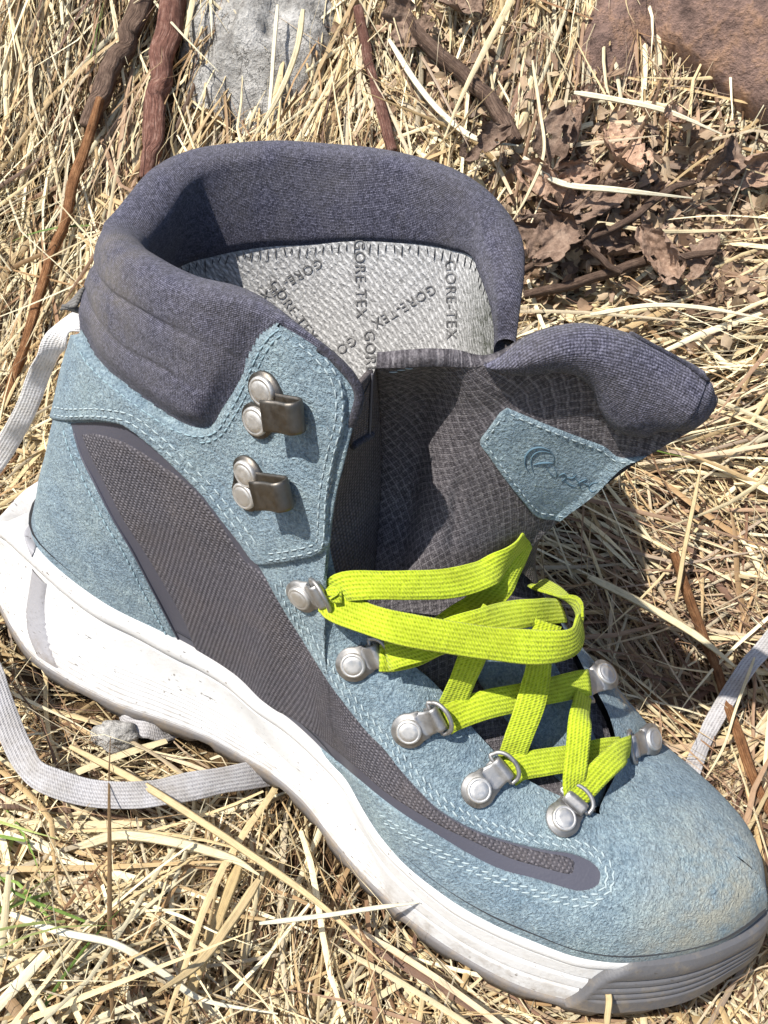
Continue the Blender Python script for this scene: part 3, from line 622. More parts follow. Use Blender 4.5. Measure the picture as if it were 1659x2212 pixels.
# toe bumper: grey cap with moulded ribs
sel = np.where(FT[:, 0] > 22.9)[0]
sel = np.arange(sel.min(), sel.max()+1); nb = len(sel); rows = []
nr = 90
for q in np.linspace(0, 1, nr):
    k = sel; ii = np.arange(nb); itip = int(np.argmax(FT[sel, 0])); st_ = 26*(1-q)     # the near end is cut on a slant
    top_ = FT[k]+OT[k]*.15+ZUP*.14; bot_ = BT[k]+OB[k]*.20-ZUP*.05
    P = top_*(1-q)+bot_*q
    rib = -.15*sum(math.exp(-((q-c)/.020)**2) for c in (.33, .47, .60, .73))
    endf = smooth(0, 3, ii-st_)*smooth(0, 8, nb-1-ii-13*(1-q)); ribfade = smooth(4, 10, ii-st_)*smooth(itip-4, itip-16, ii)
    lipb = .10*math.sin(math.pi*min(1, q/.30))
    P = P+(OT[k]*(1-q)+OB[k]*q)*((lipb*.6+rib*ribfade+.05*math.sin(math.pi*q))[:, None])*endf[:, None]-(OT[k]*.45)*(1-endf[:, None]); rows.append(P)
rows = [FT[sel]-OT[sel]*.25+ZUP*.18]+rows+[BT[sel]-OB[sel]*.3-ZUP*.1]
TV = np.stack(rows, 1); mesh_np('toe_bumper', TV.reshape(-1, 3), grid_faces(nb, TV.shape[1], flip=True), GREYR, boot)
# pale grey strip down the heel wedge
def patch_on(name, poly_l, poly_r, bvh, lift, mat_, nu_=24, parent=boot):
    L = spline(poly_l, nu_); R_ = spline(poly_r, nu_); V = []; ok = True
    for a, b in zip(L, R_):
        for t in np.linspace(0, 1, 9):
            h = hit(bvh, *(a*(1-t)+b*t)); e = 1-abs(2*t-1)**6
            if h is None: h = (V[-1] if V else CC, np.array([0, -1, 0])); 
            V.append(h[0]+h[1]*(lift*e-.02*(1-e)))
    return mesh_np(name, np.array(V), grid_faces(nu_, 9), mat_, parent)
patch_on('heel_strip', [(69,1226),(60,1284),(55,1322),(60,1370),(78,1415)], [(103,1262),(98,1300),(99,1340),(107,1390),(126,1445)], MIDB, .085, STRIP)
patch_on('heel_loop', [(63,1134),(53,1146),(51,1160),(57,1180),(69,1205)], [(66,1138),(72,1152),(80,1166),(80,1180),(76,1190)], MIDB, .05, STRIP)
# heel counter: dark edge strip and pale wrap behind the suede
i1 = NS.idx(.95)
hc = []; 
for q in np.linspace(.02, .58, 30):
    j = int(q*(FS.nv-1)); 
    row = [FS.S[i, j]+FS.N[i, j]*.10 for i in range(0, FS.idx(1.6), 3)]; hc.append(row)
hc = np.array(hc); mesh_np('heel_wrap', hc.reshape(-1, 3), grid_faces(*hc.shape[:2]), WHITE, boot)
rows = []
for q in np.linspace(.02, .62, 40):
    j = int(q*(NS.nv-1)); 
    rows.append([NS.S[i, j]+NS.N[i, j]*o_ for i, o_ in ((NS.idx(.02), .02), (NS.idx(.05), .13), (NS.idx(.35), .16), (NS.idx(.62), .13), (NS.idx(.68), -.05))])
rows = np.array(rows); mesh_np('heel_binding', rows.reshape(-1, 3), grid_faces(*rows.shape[:2]), FILM, boot)

# ------------------------------------------------------------------ tongue
TOP_ = [(812,795,-.9),(925,780,-.3),(1040,770,.5),(1140,712,1.2),(1260,692,1.8),(1402,740,2.3),(1480,778,2.35),(1536,826,2.3)]
RIGHT_ = [(1536,826,2.3),(1547,868,2.15),(1522,912,2.05),(1460,950,2.0),(1395,987,1.9),(1345,1010,1.9),(1285,1068,1.9),(1212,1122,1.9),(1152,1180,1.9),(1105,1235,1.9)]
BOT_ = [(806,1262,-1.2),(880,1262,-.9),(960,1258,0),(1040,1250,1.0),(1105,1235,1.9)]
LEFT_ = [(812,795,-.9),(818,880,.1),(822,1000,.5),(816,1120,.1),(806,1262,-1.2)]
def c3(L): return np.array([bp(u, v, y=y) for u, v, y in L])
ntu, ntv = 120, 110
def par(C_, n): return resample(spline(C_, 400), n=n)
T0, T1, Lc, Rc_ = par(c3(TOP_), ntu), par(c3(BOT_), ntu), par(c3(LEFT_), ntv), par(c3(RIGHT_), ntv)
uu, vv = np.meshgrid(np.linspace(0, 1, ntu), np.linspace(0, 1, ntv), indexing='ij')
U_, V_ = uu[..., None], vv[..., None]
TG = (1-V_)*T0[:, None]+V_*T1[:, None]+(1-U_)*Lc[None]+U_*Rc_[None]-((1-U_)*(1-V_)*T0[0]+U_*(1-V_)*T0[-1]+(1-U_)*V_*T1[0]+U_*V_*T1[-1])
tn = nrm(np.cross(np.gradient(TG, axis=0), np.gradient(TG, axis=1)))
if (tn.reshape(-1, 3) @ (TG.mean((0, 1))-CC)).mean() > 0: tn = -tn
TG = TG+tn*(.9*np.sin(math.pi*np.clip(uu*1.05, 0, 1))**1.0*np.sin(math.pi*(.15+.8*vv)))[..., None]
TG = TG-tn*(.75*np.exp(-((uu-.16)/.10)**2)*np.sin(math.pi*vv)**.6)[..., None]        # fold beside the gusset
TG = TG-tn*(.10*np.exp(-((uu-.36-.25*(vv-.5))/.035)**2)*smooth(.45, .6, vv)*smooth(.95, .8, vv))[..., None]
tn = nrm(np.cross(np.gradient(TG, axis=0), np.gradient(TG, axis=1))); tn *= -np.sign((tn.reshape(-1, 3) @ (TG.mean((0, 1))-CC)).mean())
tpx = proj(TG.reshape(-1, 3)).reshape(ntu, ntv, 2)
tuv = np.stack([np.r_[0, np.cumsum(np.linalg.norm(np.diff(TG[:, ntv//2], axis=0), axis=1))][:, None]*np.ones((1, ntv)), np.r_[0, np.cumsum(np.linalg.norm(np.diff(TG[ntu//2], axis=0), axis=1))][None]*np.ones((ntu, 1))], -1)
def double(V, Nn, th, uv):
    """sheet with thickness: front grid + back grid + rim"""
    a, b = V.shape[:2]; Fr = grid_faces(a, b); Bk = grid_faces(a, b, flip=True)+a*b
    ring = [(i, 0) for i in range(a)]+[(a-1, j) for j in range(1, b)]+[(i, b-1) for i in range(a-2, -1, -1)]+[(0, j) for j in range(b-2, 0, -1)]
    r_ = np.array([i*b+j for i, j in ring]); r2 = np.roll(r_, -1); Rm = np.stack([r_, r_+a*b, r2+a*b, r2], 1)
    return np.vstack([V.reshape(-1, 3), (V-Nn*th).reshape(-1, 3)]), np.vstack([Fr, Bk, Rm]), np.vstack([uv.reshape(-1, 2)]*2)
TVv, TFf, TUu = double(TG, tn, .45, tuv); tongue = mesh_np('tongue', TVv, TFf, RIP, boot, uv=TUu)
PADP = dense([(1026,778),(1048,757),(1080,732),(1110,706),(1170,688),(1260,684),(1330,702),(1400,738),(1482,774),(1540,818),(1556,858),(1545,900),(1508,925),(1465,928),(1430,925),(1395,938),(1350,932),(1330,924),(1310,909),(1292,877),(1276,836),(1250,811),(1210,800),(1130,806),(1080,802),(1044,788)])
LABP = dense([(1095,880),(1130,895),(1190,920),(1255,945),(1305,964),(1340,988),(1400,985),(1400,1010),(1330,1036),(1280,1082),(1236,1125),(1190,1122),(1157,1115),(1130,1085),(1090,1035),(1055,985),(1036,955),(1055,925),(1080,890)])
def on_tongue(name, poly, mat_, rise, fall, ramp_, parent=tongue, below=-.06, extra=None):
    d = sdist(tpx.reshape(-1, 2), poly).reshape(ntu, ntv)/70.0
    if fall:      # padded: round profile that also closes on the edges of the tongue
        ed = np.minimum(tuv[..., 1]*1.5, (tuv[-1, 0, 0]-tuv[..., 0])*2.4); dd = np.clip(np.minimum(d, ed+.0)/ramp_, 0, 1); o = below+rise*np.sqrt(np.clip(1-(1-dd)**2, 0, 1))
    else: o = below+rise*smooth(-.02, ramp_, d)**.7
    if extra is not None: o = o+extra
    P = TG+tn*o[..., None]; F = grid_faces(ntu, ntv, mask=d > -.05); V, F, uv = compact(P.reshape(-1, 3), F, tuv.reshape(-1, 2))
    return mesh_np(name, V, F, mat_, parent, uv=uv), P
# finer sheet for pad and label
def refine(A, k):
    a, b = A.shape[:2]; ia = np.linspace(0, a-1, (a-1)*k+1); ib = np.linspace(0, b-1, (b-1)*k+1); sh = A.reshape(a, -1)
    A1 = np.stack([np.interp(ia, np.arange(a), sh[:, c]) for c in range(sh.shape[1])], 1).reshape(len(ia), b, -1)
    A2 = A1.transpose(1, 0, 2).reshape(b, -1); A3 = np.stack([np.interp(ib, np.arange(b), A2[:, c]) for c in range(A2.shape[1])], 1).reshape(len(ib), len(ia), -1)
    return A3.transpose(1, 0, 2)
TG = refine(TG, 2); tn = nrm(refine(tn, 2)); tuv = refine(tuv, 2); ntu, ntv = TG.shape[:2]; tpx = proj(TG.reshape(-1, 3)).reshape(ntu, ntv, 2)
pad, PADG = on_tongue('tongue_pad', PADP, KNIT, .98, 1, 1.25)
lab, LABG = on_tongue('tongue_label', LABP, SUEDE, .15, 0, .06)
LABB = bvh_of(LABG.reshape(-1, 3), grid_faces(ntu, ntv)); PADB = bvh_of(PADG.reshape(-1, 3), grid_faces(ntu, ntv)); TGB = bvh_of(TG.reshape(-1, 3), grid_faces(ntu, ntv))
def inset(poly, d):
    T = nrm(np.roll(poly, -3, 0)-np.roll(poly, 3, 0)); return poly+np.stack([-T[:, 1], T[:, 0]], 1)*d
il = inset(LABP, 11); stitches('label_stitching', [il[:len(il)*42//100:4], il[len(il)*58//100::4]], THREAD, LABB, parent=lab, pitch=.26, length=.15, r=.033)
stitches('tongue_edge_stitching', [[(838,806),(880,796),(940,786),(1000,783),(1030,784)]], THREAD, TGB, parent=tongue, pitch=.22, length=.19, r=.032, slant=.25)
# pressed crescent and lettering on the label
def groove_line(B, pts, r):
    P = []
    for (u, v) in resample(spline(pts, len(pts)*8), 3.0):
        h = hit(LABB, u, v)
        if h is not None: P.append(h[0]+h[1]*.012)
    if len(P) > 2:
        R_ = r*np.sin(np.linspace(.25, math.pi-.25, len(P))); V, F = tube(np.array(P), R_, 6, squash=.6); B.add(V, F)
B = Buf()
groove_line(B, [(1188,972),(1168,966),(1148,970),(1136,984),(1134,1004),(1144,1022)], .045)
groove_line(B, [(1190,978),(1170,974),(1154,980),(1147,994),(1149,1010),(1155,1026)], .030)
groove_line(B, [(1152,1004),(1166,1000),(1182,999),(1196,1000)], .040)
groove_line(B, [(1188,972),(1196,985),(1196,1000)], .022)
groove_line(B, [(1180,1010),(1188,1022),(1198,1030)], .020); groove_line(B, [(1196,1008),(1202,1022),(1199,1032)], .020)
groove_line(B, [(1206,1028),(1218,1022),(1222,1030),(1212,1040)], .024); groove_line(B, [(1222,1030),(1236,1032),(1246,1024)], .022)
groove_line(B, [(1216,1036),(1230,1046),(1246,1052)], .020)
groove_line(B, [(1238,1026),(1250,1042),(1254,1056)], .028); groove_line(B, [(1268,1034),(1254,1040),(1246,1046)], .026)
groove_line(B, [(1256,1040),(1268,1046),(1272,1052)], .022)
groove_line(B, [(1292,1042),(1278,1044),(1272,1054),(1280,1062),(1290,1058)], .026)
emb = mat('pressed_suede', (.075, .135, .18), .9); B.build('emblem', emb, lab)
# piping along the pad's top edge
bead('pad_piping', [(1040,772),(1066,744),(1116,708),(1174,692),(1262,690),(1330,706),(1400,742),(1480,786),(1528,822)], .07, KNIT, lift=.02, bvh=PADB, parent=tongue)

# gusset between the near edge and the tongue, and the bound front edge
ed = np.array([NS.S[i, -1]-NS.N[i, -1]*.25 for i in range(NS.idx(7.6), NS.idx(12.6))]); ed = resample(ed, n=60)
tl = resample(np.vstack([TG[0, ::4]-tn[0, ::4]*.05, c3([(850,1320,-1.3),(930,1400,-1.5)])]), n=60)
a_ = np.linspace(0, 1, 24)[None, :, None]; GV = ed[:, None]*(1-a_)+tl[:, None]*a_; GV = GV-np.array([.3, .5, -.1])*(.5*np.sin(math.pi*a_))*-1*.4
guv = np.stack(np.meshgrid(np.linspace(0, 8, 60), np.linspace(0, 2, 24), indexing='ij'), -1)
mesh_np('gusset', GV.reshape(-1, 3), grid_faces(60, 24), GUSS, boot, uv=guv.reshape(-1, 2))
fr_ = resample(np.vstack([c3([(1395,985,2.2)]), Rc_[int(ntv*.25)::4] if len(Rc_) > ntv*.3 else Rc_[20::4]]), n=40); fe = resample(np.array([FS.S[i, -1]-FS.N[i, -1]*.15 for i in range(FS.idx(12.6), FS.idx(16.8))]), n=40)
a_ = np.linspace(0, 1, 16)[None, :, None]; GV2 = fr_[:, None]*(1-a_)+fe[:, None]*a_+np.array([.25, .1, 0])*np.sin(math.pi*a_)
guv = np.stack(np.meshgrid(np.linspace(0, 8, 40), np.linspace(0, 2, 16), indexing='ij'), -1); mesh_np('gusset', GV2.reshape(-1, 3), grid_faces(40, 16), GUSS, boot, uv=guv.reshape(-1, 2))
# bound front edge of the near cuff
bl = np.array([NS.S[i, -1]+NS.dv[i, -1]*.05-NS.N[i, -1]*.03 for i in range(NS.idx(6.0), NS.idx(8.6), 2)])
V, F = tube(resample(spline(bl, 80), n=70), .13, 10); mesh_np('edge_binding', V, F, KNIT, boot)
wv = []
for q in np.linspace(0, 1, 30):
    a = np.array([772-12*q, 838+125*q]); b = np.array([806-4*q, 800+138*q])
    for t in np.linspace(0, 1, 7): 
        p_ = a*(1-t)+b*t; wv.append(bp(p_[0], p_[1], y=-2.0+.95*t))
wv = np.array(wv).reshape(30, 7, 3); wn = nrm(np.cross(np.gradient(wv, axis=0), np.gradient(wv, axis=1))); wn *= -np.sign((wn.reshape(-1, 3)@(wv.mean((0, 1))-CC)).mean())
a1, a2, a3 = double(wv, wn, .14, np.stack(np.meshgrid(np.linspace(0, 2.4, 30), np.linspace(0, .6, 7), indexing='ij'), -1)); mesh_np('front_webbing', a1, a2, GUSS, boot, uv=a3)

def cord(name, P, r, mat_, parent=boot):
    V, F = tube(resample(spline(P, len(P)*3), n=60), r, 8); return mesh_np(name, V, F, mat_, parent)
cord('webbing_piping', wv[:, -2]+wn[:, -2]*.05, .035, GTHREAD); cord('webbing_fold', wv[-1]+wn[-1]*.03, .10, KNIT)

# suede tongue gusset showing between the laces
mid_rows = []
for t in np.linspace(0, 1, 60):
    ia = NS.S[int(NS.idx(10.8)+t*(NS.ith-NS.idx(10.8))), -1]; ib = FS.S[int(FS.idx(15.2)+t*(FS.ith-FS.idx(15.2))), -1]
    mid_rows.append([ia*(1-s)+ib*s+ZUP*(-.40+.62*math.sin(math.pi*s)*(1-t*.75))+np.array([0, 0, -.1]) for s in np.linspace(.012, 1.03, 30)])
mid_rows = np.array(mid_rows); guv = np.stack(np.meshgrid(np.linspace(0, 12, 60), np.linspace(0, 5, 30), indexing='ij'), -1)
mesh_np('lower_tongue', mid_rows.reshape(-1, 3), grid_faces(60, 30), RIP, boot, uv=guv.reshape(-1, 2))
sm = mid_rows[16:57, 7:24]; smn = nrm(np.cross(np.gradient(sm, axis=0), np.gradient(sm, axis=1))); smn *= np.sign(smn[..., 2:])
a1, a2, a3 = double(sm+smn*.10, smn, .12, np.stack(np.meshgrid(np.arange(41.), np.arange(17.), indexing='ij'), -1)); mesh_np('lower_tongue_suede', a1, a2, SUEDE, boot, uv=a3)

# ------------------------------------------------------------------ metal
def sure(bvh, u, v):
    for r_ in range(0, 60, 3):
        for a in range(8):
            h = hit(bvh, u+r_*math.cos(a*.785), v+r_*math.sin(a*.785))
            if h is not None: return h
def frame_at(u, v, dirpx, bvh=SKIN):
    p, n = sure(bvh, u, v); h2 = hit(bvh, u+dirpx[0]*.12, v+dirpx[1]*.12)
    e = (h2[0]-p) if h2 is not None else np.array([1., 0, 0]); e = nrm(e-n*(e@n)); f = np.cross(n, e); return p, e, f, n
def place(V, fr): p, e, f, n = fr; V = np.asarray(V, float); return p+V[:, :1]*e+V[:, 1:2]*f+V[:, 2:3]*n
def rivet_geo(cx, cy, z0, r, h):
    V = []; F = []; seg = 24; h = h*.72; prof = [(r*1.0, z0), (r*1.0, z0+h*.55), (r*.97, z0+h*.78), (r*.90, z0+h*.93), (r*.80, z0+h*.97), (r*.76, z0+h*.84), (r*.72, z0+h*.97), (r*.40, z0+h)]
    for (a, z) in prof:
        for k in range(seg): V.append((cx+a*math.cos(k*2*math.pi/seg), cy+a*math.sin(k*2*math.pi/seg), z))
    for i in range(len(prof)-1):
        for k in range(seg): F.append([i*seg+k, i*seg+(k+1) % seg, (i+1)*seg+(k+1) % seg, (i+1)*seg+k])
    V.append((cx, cy, z0+h*1.02)); t = len(V)-1
    for k in range(seg): F.append([(len(prof)-1)*seg+k, (len(prof)-1)*seg+(k+1) % seg, t])
    return V, F
def strip_geo(path, widths, th, shiftf=None, nw=8):
    """folded sheet: path of (x,z), widths of (y0,y1) per point"""
    P = np.array(path, float); T = nrm(np.gradient(P, axis=0)); Nn = np.stack([-T[:, 1], T[:, 0]], 1); V = []; n = len(P)
    for i in range(n):
        y0, y1 = widths[i]
        for sgn in (1, -1):
            for k in range(nw):
                t = k/(nw-1); e = 1-.35*abs(2*t-1)**8; V.append((P[i, 0]+Nn[i, 0]*th/2*sgn*e, y0+(y1-y0)*t, P[i, 1]+Nn[i, 1]*th/2*sgn*e))
    m2 = nw*2; F = []
    for i in range(n-1):
        a, b = i*m2, (i+1)*m2
        for k in range(nw-1): F += [[a+k, a+k+1, b+k+1, b+k], [b+nw+k, b+nw+k+1, a+nw+k+1, a+nw+k]]
        F += [[a, b, b+nw, a+nw], [a+nw-1, a+m2-1, b+m2-1, b+nw-1]]
    for a in (0, (n-1)*m2): F += [[a+k, a+k+1, a+nw+k+1, a+nw+k] for k in range(nw-1)]
    return V, F
def disc_geo(pts, z0, z1):
    n = len(pts); V = [(x, y, z0) for x, y in pts]+[(x, y, z1) for x, y in pts]; F = [list(range(n, 2*n))]+[[i, (i+1) % n, n+(i+1) % n, n+i] for i in range(n)]; return V, F
def speed_hook(riv1, riv2, tip):
    c = ((riv1[0]+riv2[0])/2, (riv1[1]+riv2[1])/2); d = (tip[0]-c[0], tip[1]-c[1]); fr = frame_at(*c, d)
    loc = lambda q: (lambda w_: (w_@fr[1], w_@fr[2]))(hit(SKIN, *q)[0]-fr[0])
    a, b = loc(riv1), loc(riv2); L = abs(loc(tip)[0])
    # base plate: two lobes round the rivets and a neck
    pts = []
    for (cx, cy), a0, a1 in ((a, 20, 250), (b, 110, 340)) if a[1] > b[1] else ((b, 20, 250), (a, 110, 340)):
        for k in np.linspace(a0, a1, 18): pts.append((cx+.50*math.cos(math.radians(k)), cy+.50*math.sin(math.radians(k))))
    pts += [(max(a[0], b[0])+.55, min(a[1], b[1])-.02), (max(a[0], b[0])+.55, max(a[1], b[1])+.02)]
    hk = Buf(); V, F = disc_geo(pts, .02, .13); hk.add(place(V, fr), F)
    x0 = max(a[0], b[0])*0; r = .25; path = [(x0-.1, .08), (x0+.35, .09), (x0+.8, .12)]; xe = L-.25
    path += [(xe*.8, .13), (xe, .14)]
    for k in np.linspace(-80, 80, 12): path.append((xe+r*math.cos(math.radians(k))*.95, .14+r+r*math.sin(math.radians(k))))
    path += [(xe, .14+2*r), (xe-.30, .14+2*r-.03), (xe-.55, .14+2*r+.0), (xe-.74, .14+2*r+.07)]
    w_ = .41; wd = [(-w_, w_)]*len(path); V, F = strip_geo(path, wd, .085, nw=12); hk.add(place(V, fr), F)
    o = hk.build('speed_hook', GUNMET, boot)
    for q in (riv1, riv2):
        f2 = frame_at(*q, d); V, F = rivet_geo(0, 0, .10, .40, .22); mesh_np('rivet', place(V, f2), F, NICKEL2, o)
    return o
h1 = speed_hook((575,841), (560,906), (674,892)); h1['label'] = 'upper gunmetal speed hook below the cuff edge'
h2 = speed_hook((539,1019), (536,1066), (650,1058)); h2['label'] = 'lower gunmetal speed hook above the mesh panel'
def eyelet(riv, fold, ring_a, ring_b, bvh=SKIN, rr=.44, tilt=0.0, hide_rivet=False, face=None, mixw=.4, up=.3):
    d = (fold[0]-riv[0], fold[1]-riv[1]); fr = frame_at(*riv, d, bvh)
    if face is not None: q_ = sure(bvh, *fold)[0]; q_ = q_ if np.linalg.norm(q_-fr[0]) < 2.5 else fr[0]; q_ = bp(fold[0], fold[1], y=min(q_[1], fr[0][1]-.2)); e_ = nrm(nrm(q_+nrm(CC-q_)*up-fr[0])+mixw*nrm(bp(fold[0], fold[1], y=fr[0][1]-.45)-fr[0])); n_ = fr[3]+np.array(face); n_ = nrm(n_-e_*(n_@e_)); fr = (fr[0]+n_*.20, e_, np.cross(n_, e_), n_)
    L = np.linalg.norm(sure(bvh, *fold)[0]-fr[0])
    L = max(1.0 if face is not None else .7, min(1.25, L))
    fr = (fr[0], nrm(fr[1]+fr[3]*tilt), fr[2], nrm(fr[3]-fr[1]*tilt))
    e = Buf(); pts = [(.52*math.cos(math.radians(k)), .52*math.sin(math.radians(k))) for k in np.linspace(60, 300, 26)]
    pts += [(.48, -.42), (.50, -.40), (.50, .40), (.48, .42)]; V, F = disc_geo(pts, .02, .14); e.add(place(V, fr), F)
    r = .17; path = [(.30, .10), (.5, .11), (L-.28, .17), (L-.16, .20)]; cx, cz = L-.05, .12
    for k in np.linspace(105, -95, 12): path.append((cx+r*math.cos(math.radians(k)), cz+r*math.sin(math.radians(k))))
    path += [(L-.3, -.06)]
    wd = [(-.40, .40)]*2+[(-.36, .36)]*(len(path)-2); V, F = strip_geo(path, wd, .075, nw=10); e.add(place(V, fr), F)
    o = e.build('eyelet', NICKEL, boot)
    if not hide_rivet:
        V, F = rivet_geo(0, 0, .12, rr*.86, .20); mesh_np('rivet', place(V, fr), F, NICKEL2, o)
    # ring: D-shaped wire through the fold
    cx, cz = L-.05, .12; R_ = []
    for k in np.linspace(-90, 90, 17): R_.append((cx+.12+.30*math.cos(math.radians(k)), .50*math.sin(math.radians(k)), cz+.05+.16*math.cos(math.radians(k))))
    R_ = [(cx-.02, -.50, cz)]+R_+[(cx-.02, .50, cz)]; R_ = R_+[(cx-.02, .0, cz), R_[0]]
    V, F = tube(place(spline(R_, 70), fr), .068, 8); mesh_np('ring', V, F, NICKEL, o); return o, fr, L
EY = [((655,1285),(697,1278),0,0), ((764,1433),(818,1410),0,0), ((884,1576),(946,1546),0,0), ((1032,1705),(1080,1660),0,0), ((1214,1770),(1244,1727),0,0)]
EN = []
for k, (r_, f_, a, b) in enumerate(EY):
    o, fr, L = eyelet(r_, f_, a, b, tilt=(.10, .06, .05, .05, .02)[k]); EN.append(fr[0]+fr[1]*(L+.25)+fr[3]*.25)
    o['label'] = 'nickel lace eyelet, %s of the near row' % ['topmost', 'second from top', 'middle', 'second from toe', 'nearest the toe'][k]
o, fr, L = eyelet((1392,1597), (1350,1612), 0, 0, face=(-.1,-.75,.45), mixw=.42, up=.34); o['label'] = 'far side nickel lace eyelet nearest the toe'; EF1 = fr[0]+fr[1]*(L+.25)+fr[3]*.25
o, fr, L = eyelet((1296,1464), (1266,1482), 0, 0, tilt=.15, face=(-.1,-.55,.45), mixw=.35, up=.75); o['label'] = 'far side nickel lace eyelet seen edge-on'; EF2 = fr[0]+fr[1]*(L+.25)+fr[3]*.25

# ------------------------------------------------------------------ lime lace
def pt(u, v, y): return bp(u, v, y=y)
UPN = np.array([.38, -.42, .82])
def strand(pts, nn=None, w_=.80, th=.10):
    P = [pt(*q[:3]) for q in pts]; N_ = [nrm(np.array(q[3])) if len(q) > 3 else nrm(UPN) for q in pts]; W = [q[4]*w_ if len(q) > 4 else w_ for q in pts]
    return ribbon(P, N_, W, th, step=.14)
CAMN = (.25, -.62, .74)
LACE = []
# from the topmost eyelet across the tongue, then up behind it
LACE.append(strand([(716,1282,-2.9), (742,1268,-2.95), (790,1264,-2.75), (880,1264,-2.1), (970,1260,-1.2), (1045,1240,-.3), (1098,1205,.7,(.75,-.55,.3)), (1150,1150,2.1,(.8,-.5,.2)), (1190,1100,3.2,(.8,-.5,.2))], w_=.78))
# big loose loop in front
LACE.append(strand([(738,1272,-3.0,(.3,-.2,.9)), (706,1278,-3.2,(-.75,-.5,.4)), (716,1302,-3.3,(-.1,-.8,.55)), (770,1328,-3.3,CAMN), (850,1354,-3.2,CAMN), (960,1375,-2.7,CAMN), (1080,1392,-1.9,CAMN), (1180,1398,-1.1,(.35,-.65,.68)), (1238,1386,-.4,(.75,-.4,.5)), (1256,1350,.4,(.95,.1,.3)), (1240,1312,1.2,(-.55,-.35,-.2)), (1205,1282,1.9,(-.35,-.6,.1)), (1168,1262,2.5,(-.3,-.7,.3))][:10], w_=.86))
LACE.append(strand([(1256,1352,.42,(.95,.1,.3)), (1250,1322,.95,(.8,.5,.35)), (1228,1298,1.5,(.45,.2,.85),.8), (1196,1276,2.0,(.25,-.25,.9),.75), (1160,1258,2.5,(.1,-.3,.9),.75)], w_=.86))
# second eyelet up to the far top
LACE.append(strand([(822,1410,-2.9), (850,1412,-2.6), (900,1402,-2.1), (960,1365,-1.4), (1020,1318,-.6), (1075,1268,.2), (1115,1215,1.1,(.7,-.5,.4),.8), (1145,1170,1.9,(.8,-.45,.3),.5), (1165,1130,2.6,(.8,-.45,.3),.5)], w_=.95))
# second eyelet across to the far side
LACE.append(strand([(835,1418,-3.0), (900,1400,-2.7), (1000,1358,-1.9), (1090,1332,-.7), (1160,1322,.4), (1215,1318,1.5)], w_=.80))
# third eyelet
LACE.append(strand([(952,1548,-2.6), (972,1530,-2.3), (995,1480,-2.05), (1018,1425,-1.75), (1040,1370,-1.3), (1070,1320,-.7)], w_=.80))
LACE.append(strand([(958,1560,-2.75), (985,1545,-2.45), (1050,1522,-1.75), (1130,1505,-.75), (1210,1487,.5), (1250,1477,1.25), (1272,1474,1.6)], w_=.76))
# fourth eyelet
LACE.append(strand([(1085,1680,-2.2), (1098,1655,-2.0), (1120,1595,-1.65), (1145,1525,-1.1), (1160,1460,-.55), (1168,1400,-.2), (1185,1345,.3)], w_=.80))
LACE.append(strand([(1098,1672,-2.3), (1125,1656,-1.95), (1180,1646,-1.35), (1240,1637,-.6), (1300,1624,.3), (1340,1620,.95)], w_=.76))
# fifth eyelet
LACE.append(strand([(1236,1722,-1.5), (1240,1690,-1.45), (1247,1630,-.85), (1253,1560,-.1), (1257,1520,.70), (1261,1494,1.35)], w_=.76))
LACE.append(strand([(1238,1728,-1.7), (1256,1712,-1.45), (1290,1674,-.85), (1325,1640,-.1), (1346,1622,.5), (1360,1612,1.05)], w_=.76))
n = 0; Vs, Fs, Us = [], [], []
for V, F, uv in LACE: Vs.append(V); Fs += [[i+n for i in f] for f in F]; Us.append(uv); n += len(V)
mesh_np('shoelace', np.vstack(Vs), Fs, LIME, boot, uv=np.vstack(Us))

# ------------------------------------------------------------------ print on the lining
def lettering(txt, start, direction, size, name='lettering'):
    """flat print: letters laid along a line on the lining"""
    cu = bpy.data.curves.new('t', 'FONT'); cu.body = txt; cu.size = 1; cu.space_character = 1.12; cu.offset = .004; cu.resolution_u = 3
    ob = bpy.data.objects.new('t', cu); COL.objects.link(ob); bpy.context.view_layer.update(); me = bpy.data.meshes.new_from_object(ob.evaluated_get(bpy.context.evaluated_depsgraph_get()))
    V = np.array([v.co[:2] for v in me.vertices]); Fc = [list(p.vertices) for p in me.polygons]; bpy.data.objects.remove(ob); bpy.data.curves.remove(cu); bpy.data.meshes.remove(me)
    d = nrm(np.array(direction, float)); up = np.array([d[1], -d[0]]); out = []; good = []
    for (a, b) in V:
        q = np.array(start)+d*a*size+up*b*size; h = hit(LBV, *q)
        if h is None: out.append(CC); good.append(False)
        else: out.append(h[0]+h[1]*.03); good.append(True)
    Fc = [f for f in Fc if all(good[i] for i in f)]
    out = np.array(out); Fc = [f for f in Fc if max(np.ptp(out[f], axis=0)) < 1.0]
    if Fc: 
        V, F = out, Fc; used = sorted({i for f in Fc for i in f}); mp = {a: b for b, a in enumerate(used)}
        mesh_np(name, V[used], [[mp[i] for i in f] for f in Fc], INK, lining, smooth_=False)
for start, d_, z_ in (((765,515),(.03,1),33), ((786,712),(.06,1),33), ((935,612),(-.86,.52),30), ((762,722),(-.80,.60),30), ((962,560),(.02,1),33), ((690,556),(-.85,.5),29), ((578,612),(.60,.80),30)):
    lettering('GORE-TEX', start, d_, z_)
